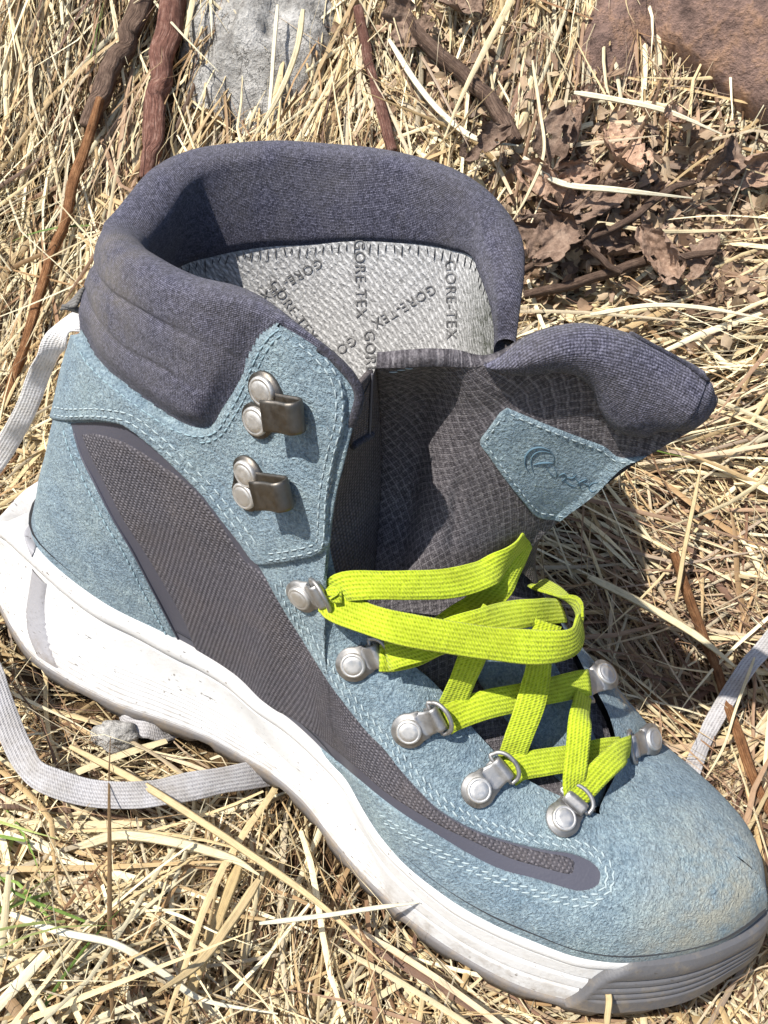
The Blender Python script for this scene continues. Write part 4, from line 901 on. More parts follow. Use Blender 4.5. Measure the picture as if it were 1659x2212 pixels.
# overlocked seam between band and lining
zig = []
band_end = Vf[:, -1]
s_ = resample(np.array(band_end[12:]), step=.27)
B = Buf()
for i in range(len(s_)-1):
    p = s_[i]; dn = np.array([0.05*random.uniform(-1, 1), -.10, -.34*random.uniform(.5, 1.15)]); toward = nrm(CC-p)
    q = p+dn+(s_[i+1]-p)*random.uniform(.0, .35); h = LBV.ray_cast(Vector(CC), Vector(nrm(q-CC)))
    if h[0] is not None and (np.array(h[0])-q)@(np.array(h[0])-q) < 1.0: q = np.array(h[0])+toward*.03
    B.add(*capsule_pts(p+toward*.05, q, toward, .024))
ov = B.build('overlock_stitching', DTHREAD, lining); ov['kind'] = 'stuff'
# heel pull tab behind the collar
V, F, uv = ribbon([bp(172,640,y=.9), bp(158,648,y=1.1), bp(146,658,y=1.2), bp(150,668,y=1.2), bp(172,668,y=1.0)], [(-.3,-.5,.8), (-.4,-.5,.7), (-.9,-.2,.2), (-.3,-.5,-.6), (-.2,-.5,-.8)], .7, .12)
mesh_np('pull_tab', V, F, make_lace('tab_webbing', (.12, .115, .11), (.2, .19, .18), (.05, .05, .05)), boot, uv=uv)

# ------------------------------------------------------------------ ground
def ground_z(x, y):
    x = np.asarray(x, float); y = np.asarray(y, float)
    d = np.maximum(0, y-8.5-.10*(x-14)); bank = 1.05*d*smooth(0, 5, d)-.006*np.maximum(0, d-25)**2*(d < 90)
    bank = np.where(d > 60, np.minimum(bank, 62), bank)
    near_foot = smooth(1.5, 7, np.hypot(np.maximum(np.abs(x-14)-14, 0), np.maximum(np.abs(y-.3)-4.5, 0)))
    n = 2.2*vnoise(x/6, y/6, 1)+1.1*vnoise(x/2.6, y/2.6, 2)+.6*vnoise(x/1.1, y/1.1, 3)
    return -.9+bank+n*(.25+.75*near_foot)
gx = np.r_[np.linspace(-400, -45, 30), np.linspace(-40, 75, 231), np.linspace(80, 430, 30)]; gy = np.r_[np.linspace(-400, -45, 30), np.linspace(-40, 75, 231), np.linspace(80, 400, 30)]
X, Y = np.meshgrid(gx, gy, indexing='ij'); GVz = np.stack([X, Y, ground_z(X, Y)], -1)
GF = grid_faces(len(gx), len(gy)); ground = mesh_np('ground', GVz.reshape(-1, 3), GF, SOIL); ground['kind'] = 'structure'
GB = bvh_of(GVz.reshape(-1, 3), GF)
def gpt(u, v, lift=0.):
    h = hit(GB, u, v); return h[0]+h[1]*lift if h is not None else bp(u, v, z=0)

# rocks
def blob(name, centre, axes, rot, mat_, seed, rough=.16, sub=5, flat=None):
    bm = bmesh.new(); bmesh.ops.create_icosphere(bm, subdivisions=sub, radius=1); V = np.array([v.co for v in bm.verts]); F = [[v.index for v in f.verts] for f in bm.faces]; bm.free()
    r = 1+rough*2*(vnoise(V[:, 0]*1.6+9, V[:, 1]*1.6+V[:, 2]*1.3+9, seed))+rough*1.2*vnoise(V[:, 0]*4+9, V[:, 2]*4+V[:, 1]*3+9, seed+1)+rough*.6*vnoise(V[:, 0]*9+20, V[:, 2]*9+V[:, 1]*8+20, seed+2)
    # a few planed faces
    rg = np.random.default_rng(seed); V = V*r[:, None]
    for _ in range(7):
        n_ = nrm(rg.normal(size=3)); c_ = rg.uniform(.72, .92); e = V@n_-c_; V = V-np.maximum(e, 0)[:, None]*n_*.85
    a, b = rot; Rz = np.array([[math.cos(a), -math.sin(a), 0], [math.sin(a), math.cos(a), 0], [0, 0, 1]]); Rx = np.array([[1, 0, 0], [0, math.cos(b), -math.sin(b)], [0, math.sin(b), math.cos(b)]])
    V = (V*np.array(axes)) @ (Rz@Rx).T+np.asarray(centre); return mesh_np(name, V, F, mat_)
r1 = blob('rock', gpt(522,165,-1.5), (4.5, 2.9, 6.0), (.3, -.45), ROCKG, 8, .2); tag(r1, 'pale grey cracked rock in the bank behind the boot cuff', 'rock')
r2 = blob('rock', gpt(1590,40,-1.6), (8.0, 4.2, 5.6), (-.2, -.4), ROCKR, 9, .15); tag(r2, 'large red-brown rock at the upper right of the bank', 'rock')
r3 = blob('rock', gpt(1330,90,-1.0), (2.4, 2.2, 4.2), (.1, -.4), ROCKR, 13, .15); tag(r3, 'narrow red-brown rock behind hanging straw bundle', 'rock')
r4 = blob('rock', gpt(258,1625,1.0), (.85, .6, .75), (.3, .2), ROCKG, 21, .2, 4); tag(r4, 'small grey stone in the hay by the sole arch', 'stone')

# sticks and roots
def stick(name, pxs, radii, mat_, lift, label, cat, knob=.12, sides=12):
    P = np.array([gpt(u, v)+nrm(CC-gpt(u, v))*(l+.6) for (u, v), l in zip(pxs, np.broadcast_to(lift, (len(pxs),)))]); n = len(pxs)*24
    Q = spline(np.hstack([P, np.array(radii)[:, None]]), n); s = np.linspace(0, 9, n)
    Q[:, :3] += np.stack([vnoise(s, s*0+k, 40+k) for k in range(3)], 1)*Q[:, 3:]*.7
    V, F = tube(Q[:, :3], Q[:, 3]*(1+knob*2*vnoise(s*.5, s*0+3, 50)), sides)
    ang = np.tile(np.arange(sides), n)*1.7; V = V+nrm(V-np.repeat(Q[:, :3], sides, 0))*(np.repeat(Q[:, 3], sides)*.24*vnoise(np.repeat(s, sides)*.45, ang, 61)*2)[:, None]
    l = np.r_[0, np.cumsum(np.linalg.norm(np.diff(Q[:, :3], axis=0), axis=1))]; uv = np.stack([np.repeat(l, sides), np.tile(np.arange(sides)*.35, n)], 1)
    o = mesh_np(name, V, F, mat_, uv=uv); tag(o, label, cat); return o
stick('root', [(330,-60),(290,40),(262,110),(222,190),(190,280)], [.45,.55,.5,.5,.35], BARKB, .9, 'thick grey-brown root running down the bank left of the grey rock', 'root')
stick('twig', [(215,215),(190,300),(165,370),(140,470),(110,560),(70,690),(35,800),(10,880)], [.18,.22,.26,.28,.26,.24,.22,.15], BARKO, 1.5, 'long orange-brown twig leaning behind the heel', 'twig')
stick('root', [(375,-40),(362,60),(345,150),(338,230),(330,310),(318,390)], [.55,.6,.62,.55,.45,.3], BARKR, 1.0, 'flaking reddish root beside the grey rock', 'root')
stick('twig', [(770,20),(790,100),(808,180),(828,250),(850,330)], [.22,.26,.24,.24,.2], BARKR, 1.2, 'short dark red twig behind the back of the cuff', 'twig')
stick('twig', [(830,-20),(905,70),(985,140),(1040,195),(1085,250),(1120,310)], [.26,.34,.36,.33,.34,.22], BARKB, 1.2, 'knobbly grey-brown twig slanting above the cuff', 'twig')
stick('twig', [(1115,595),(1200,545),(1290,505),(1370,470),(1440,410),(1500,395)], [.12,.16,.17,.16,.15,.1], BARKB, 1.5, 'thin brown twig rising right past the dead leaves', 'twig')
stick('twig', [(1130,640),(1240,610),(1350,575),(1450,555),(1560,545)], [.15,.22,.22,.18,.1], BARKB, 1.2, 'grey-brown twig lying level under the dead leaves', 'twig')
stick('twig', [(1452,1195),(1488,1290),(1525,1380),(1560,1480),(1595,1590),(1632,1690),(1690,1800)], [.17,.2,.2,.2,.2,.18,.15], BARKO, 1.0, 'smooth red-brown stalk passing under the right grey lace', 'twig', .05)
stick('twig', [(1200,420),(1250,500),(1300,560),(1345,590)], [.12,.15,.14,.1], BARKB, 1.8, 'short brown twig crossing the pile of dead leaves', 'twig')

# dead leaves
def leaf(px, size, ang, curl, label, seed, lift=.8):
    rg = np.random.default_rng(seed); c = gpt(*px); n_ = nrm(hit(GB, *px)[1]+.3*nrm(CC-c)+.45*rg.normal(size=3)); e = RC[0]*math.cos(ang)+(-RC[1])*math.sin(ang); e = nrm(e-n_*(e@n_)); f = np.cross(n_, e)
    a, b = 44, 23; asp = rg.uniform(.26, .50); ca, cb = rg.uniform(.7, 2.6), rg.uniform(-1.0, 1.0)
    S_, T_ = np.meshgrid(np.linspace(0, 1, a), np.linspace(-1, 1, b), indexing='ij')
    wd = asp*np.sin(math.pi*np.clip(S_*.97+.02, 0, 1))**.7*(1-.3*S_)+.015
    rag = 1+np.abs(T_)**3*(.55*vnoise(S_*7+seed, np.sign(T_)*3+30, seed)+.45*vnoise(S_*19+seed, np.sign(T_)*3+20, seed+1))
    x = (S_-.5)*size+.10*size*vnoise(S_*3, T_*2+seed, seed+9)*np.abs(T_); yy = T_*wd*size*rag
    roll = ca*yy/(size*asp); y = np.sin(roll)*size*asp/ca*1.05; z = (1-np.cos(roll))*size*asp/ca*.9+cb*size*.22*np.sin(S_*math.pi*.9+.2)
    z = z+size*(.11*vnoise(S_*4+seed, T_*2+9, seed+3)+.06*vnoise(S_*11+seed, T_*5+9, seed+4))-.03*size*np.exp(-(T_/.10)**2)+.018*size*np.abs(np.sin(S_*22-np.abs(T_)*5))*(np.abs(T_) > .1)
    V = c+n_*lift+x[..., None]*e+y[..., None]*f+z[..., None]*n_
    nn = nrm(np.cross(np.gradient(V, axis=0), np.gradient(V, axis=1))); hole = (vnoise(S_*6+seed*2, T_*3.2+seed, seed+6) > .30) & (np.abs(T_) > .15)
    F = grid_faces(a, b); F = F[~hole.ravel()[F].any(1)]; k = a*b; F2 = F[:, ::-1]+k
    o = mesh_np('dead_leaf', np.vstack([V.reshape(-1, 3), (V-nn*.03).reshape(-1, 3)]), np.vstack([F, F2]), LEAFB); tag(o, label, 'leaf', 'dead leaves on the grass right of the cuff'); return o
LV_ = [((1290,300),3.6,1.4,.8,'curled dead leaf standing under the straw bundle'), ((1225,330),2.8,1.2,.9,'narrow rolled dead leaf left of the standing curled one'), ((1380,330),2.6,.6,.6,'brown dead leaf tucked below the red-brown rock'),
 ((1160,420),3.0,2.6,.5,'dead leaf beside the far front corner of the cuff'), ((1235,395),2.6,.2,.7,'small crumpled leaf under the long pale blade'), ((1330,395),3.0,1.9,.8,'crumpled dead leaf with a torn edge by the leaf pile'),
 ((1270,460),3.4,.4,.5,'broad flat dead leaf in the middle of the pile'), ((1190,500),3.2,2.9,.6,'broad dead leaf close to the cuff edge'), ((1370,470),2.8,1.0,.7,'dead leaf tilted at the right of the pile'),
 ((1290,545),3.3,.1,.5,'dead leaf lowest in the pile below the twig'), ((1180,570),3.0,.7,.6,'dark dead leaf by the cuff below the thin twig'), ((1420,560),2.8,2.2,.6,'dead leaf half buried in straw right of the pile'),
 ((1560,590),2.7,1.2,.8,'lone cupped dead leaf near the right edge'), ((1480,350),2.6,.9,.9,'dead leaf leaning on the large red-brown rock'), ((1085,330),2.4,.5,.7,'small dead leaf just behind the cuff'),
 ((900,40),2.6,1.9,.7,'crumpled dead leaf beside the slanting twig'), ((1010,60),2.4,2.5,.7,'dead leaf in the straw above the cuff'), ((1585,330),3.0,.3,.8,'wide dead leaf under the rock at the right edge')]
for k, (p_, s_, a_2, c_, lb) in enumerate(LV_): leaf(p_, s_, a_2, c_, lb, 100+k, 1.5+.35*(k % 4))

# broken leaf flakes matted between the whole leaves
def flakes(n, zones, rg):
    Vs = []; C_ = []; pts = []
    for _ in range(n):
        u, v, ru, rv = zones[rg.integers(len(zones))]; pu, pv = u+rg.normal()*ru, v+rg.normal()*rv; h = hit(GB, pu, pv)
        if h is None: continue
        pts.append((h[0]+nrm(CC-h[0])*rg.uniform(.25, 1.25), h[1]))
    for c, nn in pts:
        n_ = nrm(nn+rg.normal(size=3)*.55); e = nrm(np.cross(n_, rg.normal(size=3))); f = np.cross(n_, e); sz = rg.uniform(.25, .95); as_ = rg.uniform(.25, .8); cu = rg.uniform(-1.2, 1.2); cv_ = rg.uniform(-.6, .6)
        g = np.linspace(-.5, .5, 4); A, Bq = np.meshgrid(g, g, indexing='ij'); A = A+rg.normal(size=A.shape)*.09; Bq = Bq*(1-1.2*A*A)+rg.normal(size=A.shape)*.09
        Vs.append((c+sz*(A[..., None]*e+as_*Bq[..., None]*f+(cu*Bq**2*as_+cv_*A**2)[..., None]*n_)).reshape(-1, 3)); C_.append(np.repeat((BR_L[rg.integers(len(BR_L))]*rg.uniform(.75, 1.45))[None], 16, 0))
    F0 = grid_faces(4, 4); F = (np.arange(len(Vs))[:, None, None]*16+F0[None]).reshape(-1, 4); U = np.tile(np.stack(np.meshgrid(np.linspace(0, 1, 4), np.linspace(0, 1, 4), indexing='ij'), -1).reshape(-1, 2), (len(Vs), 1))+np.repeat(rg.uniform(0, 50, (len(Vs), 2)), 16, 0)
    o = mesh_np('leaf_litter', np.vstack(Vs), F, STRAW, col=np.vstack(C_), uv=U); o['kind'] = 'stuff'
BR_L = np.array([(.27, .18, .115), (.20, .13, .085), (.34, .245, .16), (.15, .095, .062), (.40, .30, .195)])
flakes(2600, [(1290, 420, 120, 80), (1400, 500, 130, 60), (1180, 540, 60, 60), (1500, 420, 90, 70), (1000, 150, 90, 70), (1550, 620, 90, 50), (1320, 350, 100, 60)], np.random.default_rng(77))

# ------------------------------------------------------------------ dry grass
PAL = np.array([(.59, .465, .26), (.69, .58, .36), (.49, .35, .18), (.36, .23, .115), (.75, .67, .46), (.24, .138, .074), (.50, .42, .29), (.14, .078, .044)])
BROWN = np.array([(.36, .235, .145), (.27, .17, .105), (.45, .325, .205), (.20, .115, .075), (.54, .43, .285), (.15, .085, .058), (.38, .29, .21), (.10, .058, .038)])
def blades(root, head, elev, length, width, tint, bend, droop, seg=6):
    """arrays of blades -> V, F, colour. V-creased strips"""
    n = len(root); s = np.linspace(0, 1, seg+1)[None, :, None]
    dh = np.stack([np.cos(head), np.sin(head), np.zeros(n)], 1)[:, None]; side = np.stack([-np.sin(head), np.cos(head), np.zeros(n)], 1)[:, None]
    L = length[:, None, None]; el = elev[:, None, None]
    P = root[:, None]+dh*L*s*np.cos(el)+side*L*bend[:, None, None]*s*s+np.array([0, 0, 1.])*(L*s*np.sin(el)-droop[:, None, None]*L*s*s)
    return P, side, s
ASMF = closed_curve([(a, b*1.0, 0) for a, b, c in NB_]+[(a, b, 0) for a, b, c in FB_], 120)[:, :2]
def in_foot(xy, grow): return sdist(xy, ASMF) > -grow
FLOW = [  # px position, image angle of the straw (deg, 0 = right, 90 = up), spread
 (80,150,80,16),(200,350,78,18),(60,500,60,30),(120,700,72,25),(480,150,80,25),(620,150,75,18),(750,120,85,20),(950,130,-55,30),(1050,100,75,22),(1200,150,84,12),(1350,120,84,9),(1500,300,40,45),
 (1250,450,20,50),(1450,480,5,40),(1550,640,8,22),(1400,660,10,25),(1600,800,28,28),(1500,1000,-15,28),(1350,1150,-30,28),(1550,1200,-25,35),(1450,1450,-50,40),(1600,1600,70,40),(1640,1900,60,45),
 (60,1200,50,50),(100,1450,30,50),(200,1600,20,40),(400,1650,-20,40),(150,1850,-30,40),(350,1800,-8,30),(150,2100,50,45),(400,2050,55,45),(600,1850,75,22),(700,2050,62,25),(650,2150,65,25),(820,2150,72,20),(950,2150,-30,40),(1100,2190,-15,45),(1450,2200,-30,45),(300,2180,-48,35),(1600,2150,-40,45)]
FL = np.array(FLOW, float)
def heading_at(root, rgn):
    p = proj(root); d2 = ((p[:, None]-FL[None, :, :2])**2).sum(-1); wgt = 1/(d2+60**2)**2; wgt /= wgt.sum(1, keepdims=True)
    pick = (wgt.cumsum(1) > rgn.random(len(root))[:, None]).argmax(1); a = np.radians(FL[pick, 2]+rgn.normal(size=len(root))*FL[pick, 3])
    flip = rgn.random(len(root)) < .5; a = np.where(flip, a+math.pi, a)
    q = p+np.stack([np.cos(a), -np.sin(a)], 1)*40
    # image direction turned into a direction on the ground (plane tangent at the root)
    e = 0.6; gxn = (ground_z(root[:, 0]+e, root[:, 1])-ground_z(root[:, 0]-e, root[:, 1]))/(2*e); gyn = (ground_z(root[:, 0], root[:, 1]+e)-ground_z(root[:, 0], root[:, 1]-e))/(2*e)
    gxn = gxn*.3; gyn = np.clip(gyn, -.2, 1.1)
    nn = np.stack([-gxn, -gyn, np.ones(len(root))], 1); dr = np.stack([(q[:, 0]-829.5)/FPX, (q[:, 1]-1106)/FPX, np.ones(len(q))], 1)@RC
    t = ((root-CC)*nn).sum(1)/((dr*nn).sum(1)); g = CC+dr*t[:, None]; g = g-root; return nrm(g)
def grow(n, xr, yr, lr, wr, er, lift, rgn, pal_w, seg=6, keep_px=None, reject=True, curl=0.0, brown=True):
    root = np.stack([rgn.uniform(*xr, n), rgn.uniform(*yr, n)], 1); gz = ground_z(root[:, 0], root[:, 1]); root = np.c_[root, gz+rgn.uniform(*lift, n)]
    if keep_px is not None:
        p = proj(root); k = keep_px(p); root = root[k]
    n = len(root); h = heading_at(root, rgn); L = rgn.uniform(*lr, n)*rgn.uniform(.6, 1.2, n); W = rgn.uniform(*wr, n); s = np.linspace(0, 1, seg+1)[None, :, None]
    e = .6; up = nrm(np.stack([np.zeros(n), -.75*np.clip((ground_z(root[:, 0], root[:, 1]+1)-ground_z(root[:, 0], root[:, 1]-1))/2, 0, 1.1), np.ones(n)], 1))
    side = nrm(np.cross(h, up)); el = np.radians(rgn.uniform(*er, n))[:, None, None]; bd = rgn.normal(size=n)[:, None, None]*.10; dp = (np.abs(rgn.normal(size=n))*.12)[:, None, None]
    kink = (rgn.random(n) < .25)[:, None, None]*rgn.normal(size=n)[:, None, None]*.35*np.maximum(0, s-.55)
    Lx = L[:, None, None]; start = -.35
    cv = 0
    if curl: 
        ph = rgn.uniform(0, 6.28, n)[:, None, None]; fr = rgn.uniform(2.5, 7, n)[:, None, None]; am = curl*rgn.random(n)[:, None, None]; cv = am*(np.sin(fr*s+ph)-np.sin(ph))*side[:, None]+am*.6*(np.cos(fr*s+ph)-np.cos(ph))*up[:, None]
    P = root[:, None]+Lx*(cv+(s+start)*np.cos(el)*h[:, None]+(bd*(s*s-.2)+kink)*side[:, None]+((s)*np.sin(el)-dp*s*s)*up[:, None])
    if reject:
        xy = P[..., :2].reshape(-1, 2); z = P[..., 2].reshape(-1); bad = (in_foot(xy, .15) & (z > -.35)).reshape(n, -1).any(1)
        bad |= (in_foot(xy, -.6)).reshape(n, -1).sum(1) >= 2
        P = P[~bad]; side = side[~bad]; up = up[~bad]; W = W[~bad]; L = L[~bad]; n = len(P)
    tw = rgn.normal(size=n)*.6; sd2 = side*np.cos(tw)[:, None]+up*np.sin(tw)[:, None]; cr = np.cross(sd2, nrm(P[:, -1]-P[:, 0]))
    tap = (np.interp(s[0, :, 0], [0, .15, .6, 1], [.75, 1, .85, .12]))[None, :, None]; w3 = W[:, None, None]*tap*.5
    V = np.stack([P-sd2[:, None]*w3, P+cr[:, None]*w3*.45, P+sd2[:, None]*w3], 2)          # n, seg+1, 3, 3
    k = (seg+1)*3; base = (np.arange(n)*k)[:, None]; q = []
    for i in range(seg):
        for j in range(2): q.append([i*3+j, i*3+j+1, (i+1)*3+j+1, (i+1)*3+j])
    F = (base[:, :, None]+np.array(q)[None]).reshape(-1, 4)
    pick = rgn.choice(len(PAL), n, p=pal_w); tint = PAL[pick]
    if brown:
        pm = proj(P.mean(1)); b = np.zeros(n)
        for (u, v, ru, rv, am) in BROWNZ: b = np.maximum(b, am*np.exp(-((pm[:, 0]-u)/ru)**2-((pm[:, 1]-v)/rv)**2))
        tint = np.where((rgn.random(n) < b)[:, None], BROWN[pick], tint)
    tint = tint*rgn.uniform(.72, 1.18, n)[:, None]; C_ = np.repeat(tint, k, 0)
    uvb = np.zeros((n, seg+1, 3, 2)); uvb[..., 0] = (s[..., 0]*L[:, None])[:, :, None]+rgn.uniform(0, 90, n)[:, None, None]; uvb[..., 1] = np.array([-1, 0, 1])*(W[:, None, None]*4+.25)+rgn.uniform(0, 90, n)[:, None, None]
    return V.reshape(-1, 3), F, C_, uvb.reshape(-1, 2)
def merge(parts):
    Vs, Fs, Cs, Us, n = [], [], [], [], 0
    for V, F, C_, U in parts: Vs.append(V); Fs.append(F+n); Cs.append(C_); Us.append(U); n += len(V)
    return np.vstack(Vs), np.vstack(Fs), np.vstack(Cs), np.vstack(Us)
light_w = np.array([.22, .20, .16, .10, .14, .05, .10, .03]); dark_w = np.array([.14, .08, .18, .20, .04, .18, .08, .10])
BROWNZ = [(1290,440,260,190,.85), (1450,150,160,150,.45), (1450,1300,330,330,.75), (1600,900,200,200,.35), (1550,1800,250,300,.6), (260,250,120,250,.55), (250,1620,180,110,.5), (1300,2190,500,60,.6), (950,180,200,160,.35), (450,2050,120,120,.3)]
CLEAR = [([(330,-60),(290,40),(262,110),(222,190),(190,280)], 26, .25), ([(215,215),(165,370),(110,560),(70,690),(35,800)], 20, .40), ([(375,-40),(345,150),(338,230),(322,330)], 30, .25), ([(790,100),(828,250)], 20, .35), ([(830,-20),(905,70),(985,140),(1040,195),(1110,300)], 26, .3),
 ([(1115,595),(1290,505),(1440,410)], 14, .4), ([(1130,640),(1350,575),(1560,545)], 14, .4), ([(1452,1195),(1525,1380),(1595,1590),(1690,1800)], 20, .35), ([(8,1535),(35,1605),(70,1665),(120,1712),(200,1738),(300,1738),(400,1715),(500,1690),(600,1668)], 46, .10), ([(256,1530),(300,1570),(360,1580)], 34, .1),
 ([(1660,1380),(1570,1510),(1500,1650)], 34, .15)]
def not_rock(p):
    k = np.ones(len(p), bool); rg = np.random.default_rng(3); r_ = rg.random(len(p))
    for (u, v, a, b, kp) in ((520,175,165,165,.2), (1560,70,130,150,.06), (1330,100,50,110,.45), (1290,430,190,150,.16), (1180,540,110,90,.2), (258,1622,34,34,.1)): k &= (((p[:, 0]-u)/a)**2+((p[:, 1]-v)/b)**2 > 1) | (r_ < kp)
    for line, wd, kp in CLEAR: k &= (-sdist(p, line, False)*-1 > wd) | (rg.random(len(p)) < kp)
    return k
XR, YR = (-26, 58), (-17, 42)
pale_w = np.array([.18, .30, .06, .02, .38, .01, .05, .0]); mix_w = np.array([.18, .12, .17, .17, .09, .12, .11, .04])
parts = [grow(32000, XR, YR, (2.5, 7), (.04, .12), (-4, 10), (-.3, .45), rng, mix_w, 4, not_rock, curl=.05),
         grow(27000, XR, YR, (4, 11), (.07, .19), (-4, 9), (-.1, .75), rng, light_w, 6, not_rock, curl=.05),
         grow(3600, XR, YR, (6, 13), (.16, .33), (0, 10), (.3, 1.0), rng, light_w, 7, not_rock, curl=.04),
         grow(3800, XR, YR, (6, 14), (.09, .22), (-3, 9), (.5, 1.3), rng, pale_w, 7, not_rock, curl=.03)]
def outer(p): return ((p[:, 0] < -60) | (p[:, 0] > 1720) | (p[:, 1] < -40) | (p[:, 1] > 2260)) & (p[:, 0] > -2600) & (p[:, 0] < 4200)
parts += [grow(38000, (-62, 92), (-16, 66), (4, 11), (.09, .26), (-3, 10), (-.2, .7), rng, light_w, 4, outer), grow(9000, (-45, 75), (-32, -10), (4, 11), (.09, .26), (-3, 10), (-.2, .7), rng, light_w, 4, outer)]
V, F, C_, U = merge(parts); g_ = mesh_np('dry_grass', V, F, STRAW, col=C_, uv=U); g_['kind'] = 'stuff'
# fine tangled fibres
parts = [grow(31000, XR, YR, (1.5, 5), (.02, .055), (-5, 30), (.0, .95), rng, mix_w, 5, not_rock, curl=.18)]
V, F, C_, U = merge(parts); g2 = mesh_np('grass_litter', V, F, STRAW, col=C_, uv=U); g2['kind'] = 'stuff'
# new green shoots
PALs = PAL; PAL = np.array([(.16, .26, .045), (.22, .33, .07), (.33, .38, .12), (.12, .20, .03)])
def greens(spots):
    def kp(p):
        k = np.zeros(len(p), bool)
        for (u, v, r) in spots: k |= np.hypot(p[:, 0]-u, p[:, 1]-v) < r
        return k
    return kp
V, F, C_, U = grow(10000, XR, YR, (2.5, 6), (.07, .15), (4, 30), (.7, 1.9), rng, np.array([.3, .3, .25, .15]), 5, greens([(40,1800,42), (60,2000,75), (130,2080,50), (620,1740,20), (660,1900,22), (20,1950,40), (130,510,26), (210,110,18), (1560,440,26), (1330,960,20), (90,640,16), (790,1900,16)]), brown=False)
kq = rng.random(len(V)//18) < .35
g3 = mesh_np('green_grass', V, F, STRAW, col=C_, uv=U); g3['kind'] = 'stuff'; PAL = PALs

# single straws that stand out
def straw(pxs, lifts, w_, tint, label, name='straw', boot_lift=None):
    P = np.array([gpt(u, v)+nrm(CC-gpt(u, v))*l for (u, v), l in zip(pxs, np.broadcast_to(lifts, (len(pxs),)))]); Q = spline(P, len(P)*8); T = nrm(np.gradient(Q, axis=0)); vw = nrm(CC-Q); S = nrm(np.cross(T, vw)); Nn = np.cross(S, T)
    n = len(Q); tap = np.interp(np.linspace(0, 1, n), [0, .1, .7, 1], [.6, 1, .9, .2])[:, None]*w_/2
    V = np.stack([Q-S*tap, Q-S*tap*.45+Nn*tap*.30, Q-Nn*tap*.05, Q+S*tap*.5+Nn*tap*.30, Q+S*tap, Q-Nn*tap*.45], 1).reshape(-1, 3)
    F = [[i*6+j, i*6+(j+1) % 6, (i+1)*6+(j+1) % 6, (i+1)*6+j] for i in range(n-1) for j in range(6)]
    l = np.r_[0, np.cumsum(np.linalg.norm(np.diff(Q, axis=0), axis=1))]; uvs_ = np.stack([np.repeat(l, 6)+P[0, 0]*9, np.tile(np.array([-1, -.5, 0, .5, 1, 0])*(w_*4+.3), n)+P[0, 1]*9], 1)
    o = mesh_np(name, V, F, STRAW, col=np.tile(np.array(tint)*.92, (len(V), 1)), uv=uvs_); tag(o, label, 'straw', 'single long straws lying on the hay'); return o
PALE = (.74, .63, .40); TAN = (.60, .46, .25); WHT = (.82, .75, .56)
straw([(150,1612),(300,1690),(420,1765),(540,1845),(700,1960),(820,2075)], 2.6, .26, TAN, 'long tan straw crossing over the grey lace below the sole')
straw([(170,1830),(260,1805),(380,1820),(500,1855),(560,1890)], 2.0, .34, PALE, 'broad pale blade bent across the hay under the grey lace')
straw([(0,1965),(120,2010),(250,2040),(350,2100),(440,2160),(600,2190)], 2.2, .22, WHT, 'pale straw slanting through the hay at the lower left')
straw([(560,1900),(500,1990),(430,2080),(330,2150)], 2.8, .30, TAN, 'tan straw leaning down to the left below the sole')
straw([(520,1860),(470,1990),(420,2120),(395,2215)], 1.8, .38, (.56,.42,.21), 'wide dull straw upright in the hay at the bottom')
straw([(840,85),(900,180),(960,250),(1030,300),(1120,315)], 2.2, .30, WHT, 'curved pale blade dropping towards the far corner of the cuff')
straw([(1130,340),(1210,395),(1330,410),(1495,428)], 2.6, .28, WHT, 'long pale blade lying across the dead leaves')
straw([(1290,480),(1400,498),(1500,500),(1640,495)], 2.0, .18, PALE, 'thin pale straw level on the hay right of the leaves')
straw([(1240,200),(1330,215),(1440,240),(1560,290)], 2.4, .24, WHT, 'short pale blade in front of the red-brown rock')
straw([(1150,130),(1165,230),(1175,330),(1140,420),(1105,480)], 3.0, .16, PALE, 'thin straw hanging down behind the cuff corner')
straw([(1275,680),(1400,660),(1520,665),(1660,690)], 2.0, .20, WHT, 'pale straw arching along the hay above the tongue')
straw([(1460,1300),(1480,1180),(1500,1080),(1515,1000)], 2.2, .2, TAN, 'tan straw standing right of the lime loop')
straw([(1270,1245),(1380,1300),(1500,1370),(1600,1450)], 1.8, .36, PALE, 'broad pale straw slanting down right of the laces')
straw([(1630,1420),(1590,1530),(1560,1620),(1500,1720)], 2.2, .13, PALE, 'fine straw running beside the right grey lace')
straw([(1310,2130),(1316,2160),(1312,2200),(1308,2260)], 3.2, .22, TAN, 'short straw poking up against the toe outsole')
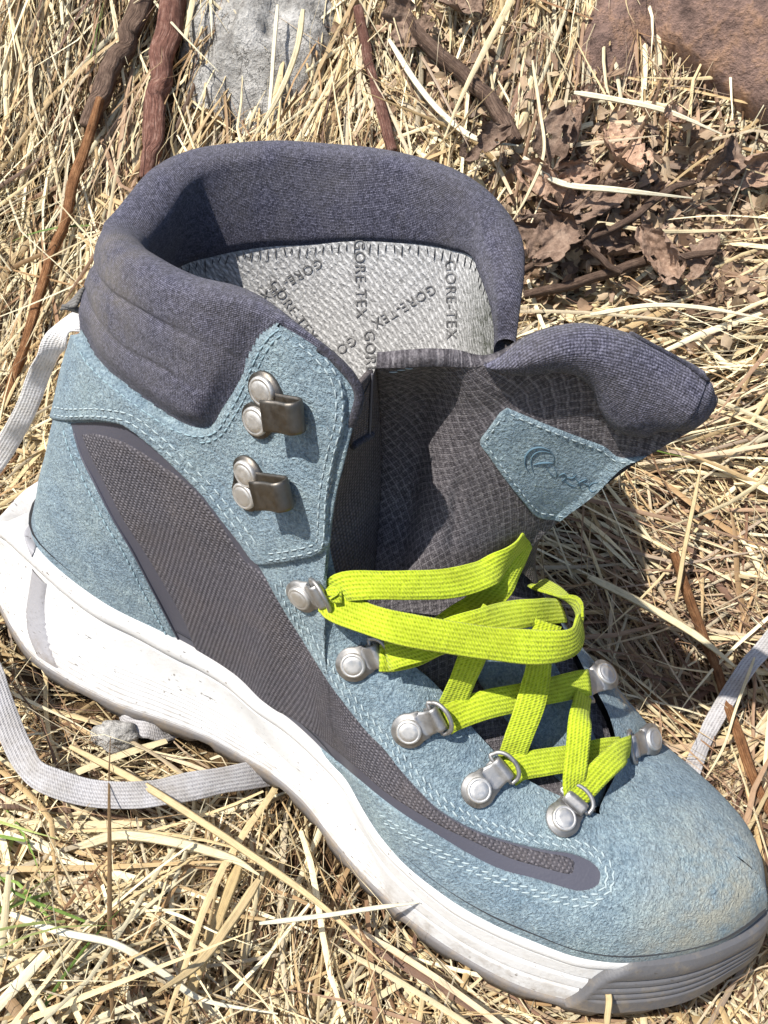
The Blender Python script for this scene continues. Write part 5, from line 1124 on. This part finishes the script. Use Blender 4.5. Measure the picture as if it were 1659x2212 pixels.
straw([(560,1995),(700,1978),(820,1960),(905,1950)], 3.0, .16, WHT, 'pale straw resting level against the forefoot sole')
straw([(600,10),(592,100),(585,200),(575,300)], 2.8, .20, WHT, 'upright pale straw in front of the grey rock')
straw([(655,20),(640,110),(600,210),(540,310)], 3.4, .28, PALE, 'slanting pale blade over the grey rock')

# ------------------------------------------------------------------ grey laces
def lace(pxs, label, w_=.85, mat_=GREYL):
    P = []; N_ = []
    for q in pxs:
        if len(q) > 3 and q[3] == 'y': P.append(bp(q[0], q[1], y=q[2])); N_.append(nrm(CC-P[-1]) if len(q) < 5 else nrm(np.array(q[4])))
        else: c = gpt(q[0], q[1]); P.append(c+nrm(CC-c)*q[2]); N_.append(nrm(CC-c) if len(q) < 4 else nrm(np.array(q[3])))
    V, F, uv = ribbon(P, N_, w_, .11, .15); o = mesh_np('grey_lace', V, F, mat_, uv=uv); tag(o, label, 'shoelace'); return o
lace([(185,690,1.6,'y'), (150,700,1.5,'y',(-.2,-.6,.75)), (118,740,1.3,'y'), (88,800,1.2,'y'), (62,870,1.0,'y'), (35,925,.8,'y'), (0,985,.6,'y'), (-50,1060,.3,'y'), (-120,1200,-.5,'y')], 'sunlit grey flat lace hanging from the heel pull tab', .80, GREYL_LIT)
lace([(-60,1380,3.0), (-20,1460,3.0), (8,1535,3.0), (35,1605,3.0), (70,1665,3.0), (120,1692,2.9), (200,1714,2.7), (300,1717,2.5), (400,1701,2.3), (500,1682,1.9), (590,1668,1.2), (680,1660,.2)], 'grey flat lace curving through the hay under the sole arch', .86)
lace([(256,1530,1.2,(.2,-.9,.1)), (272,1562,1.3,(.2,-.9,.3)), (300,1570,1.5,(.1,-.6,.8)), (325,1572,1.5), (352,1580,1.1), (390,1570,.4)], 'short twisted end of grey lace under the arch of the boot', .70)
lace([(1700,1330,1.8), (1650,1400,1.8), (1615,1440,1.9,(-.2,-.2,.95)), (1570,1510,1.9), (1530,1580,1.8), (1500,1650,1.5), (1480,1720,.9)], 'grey lace leaving the far side of the toe to the right edge', .62)
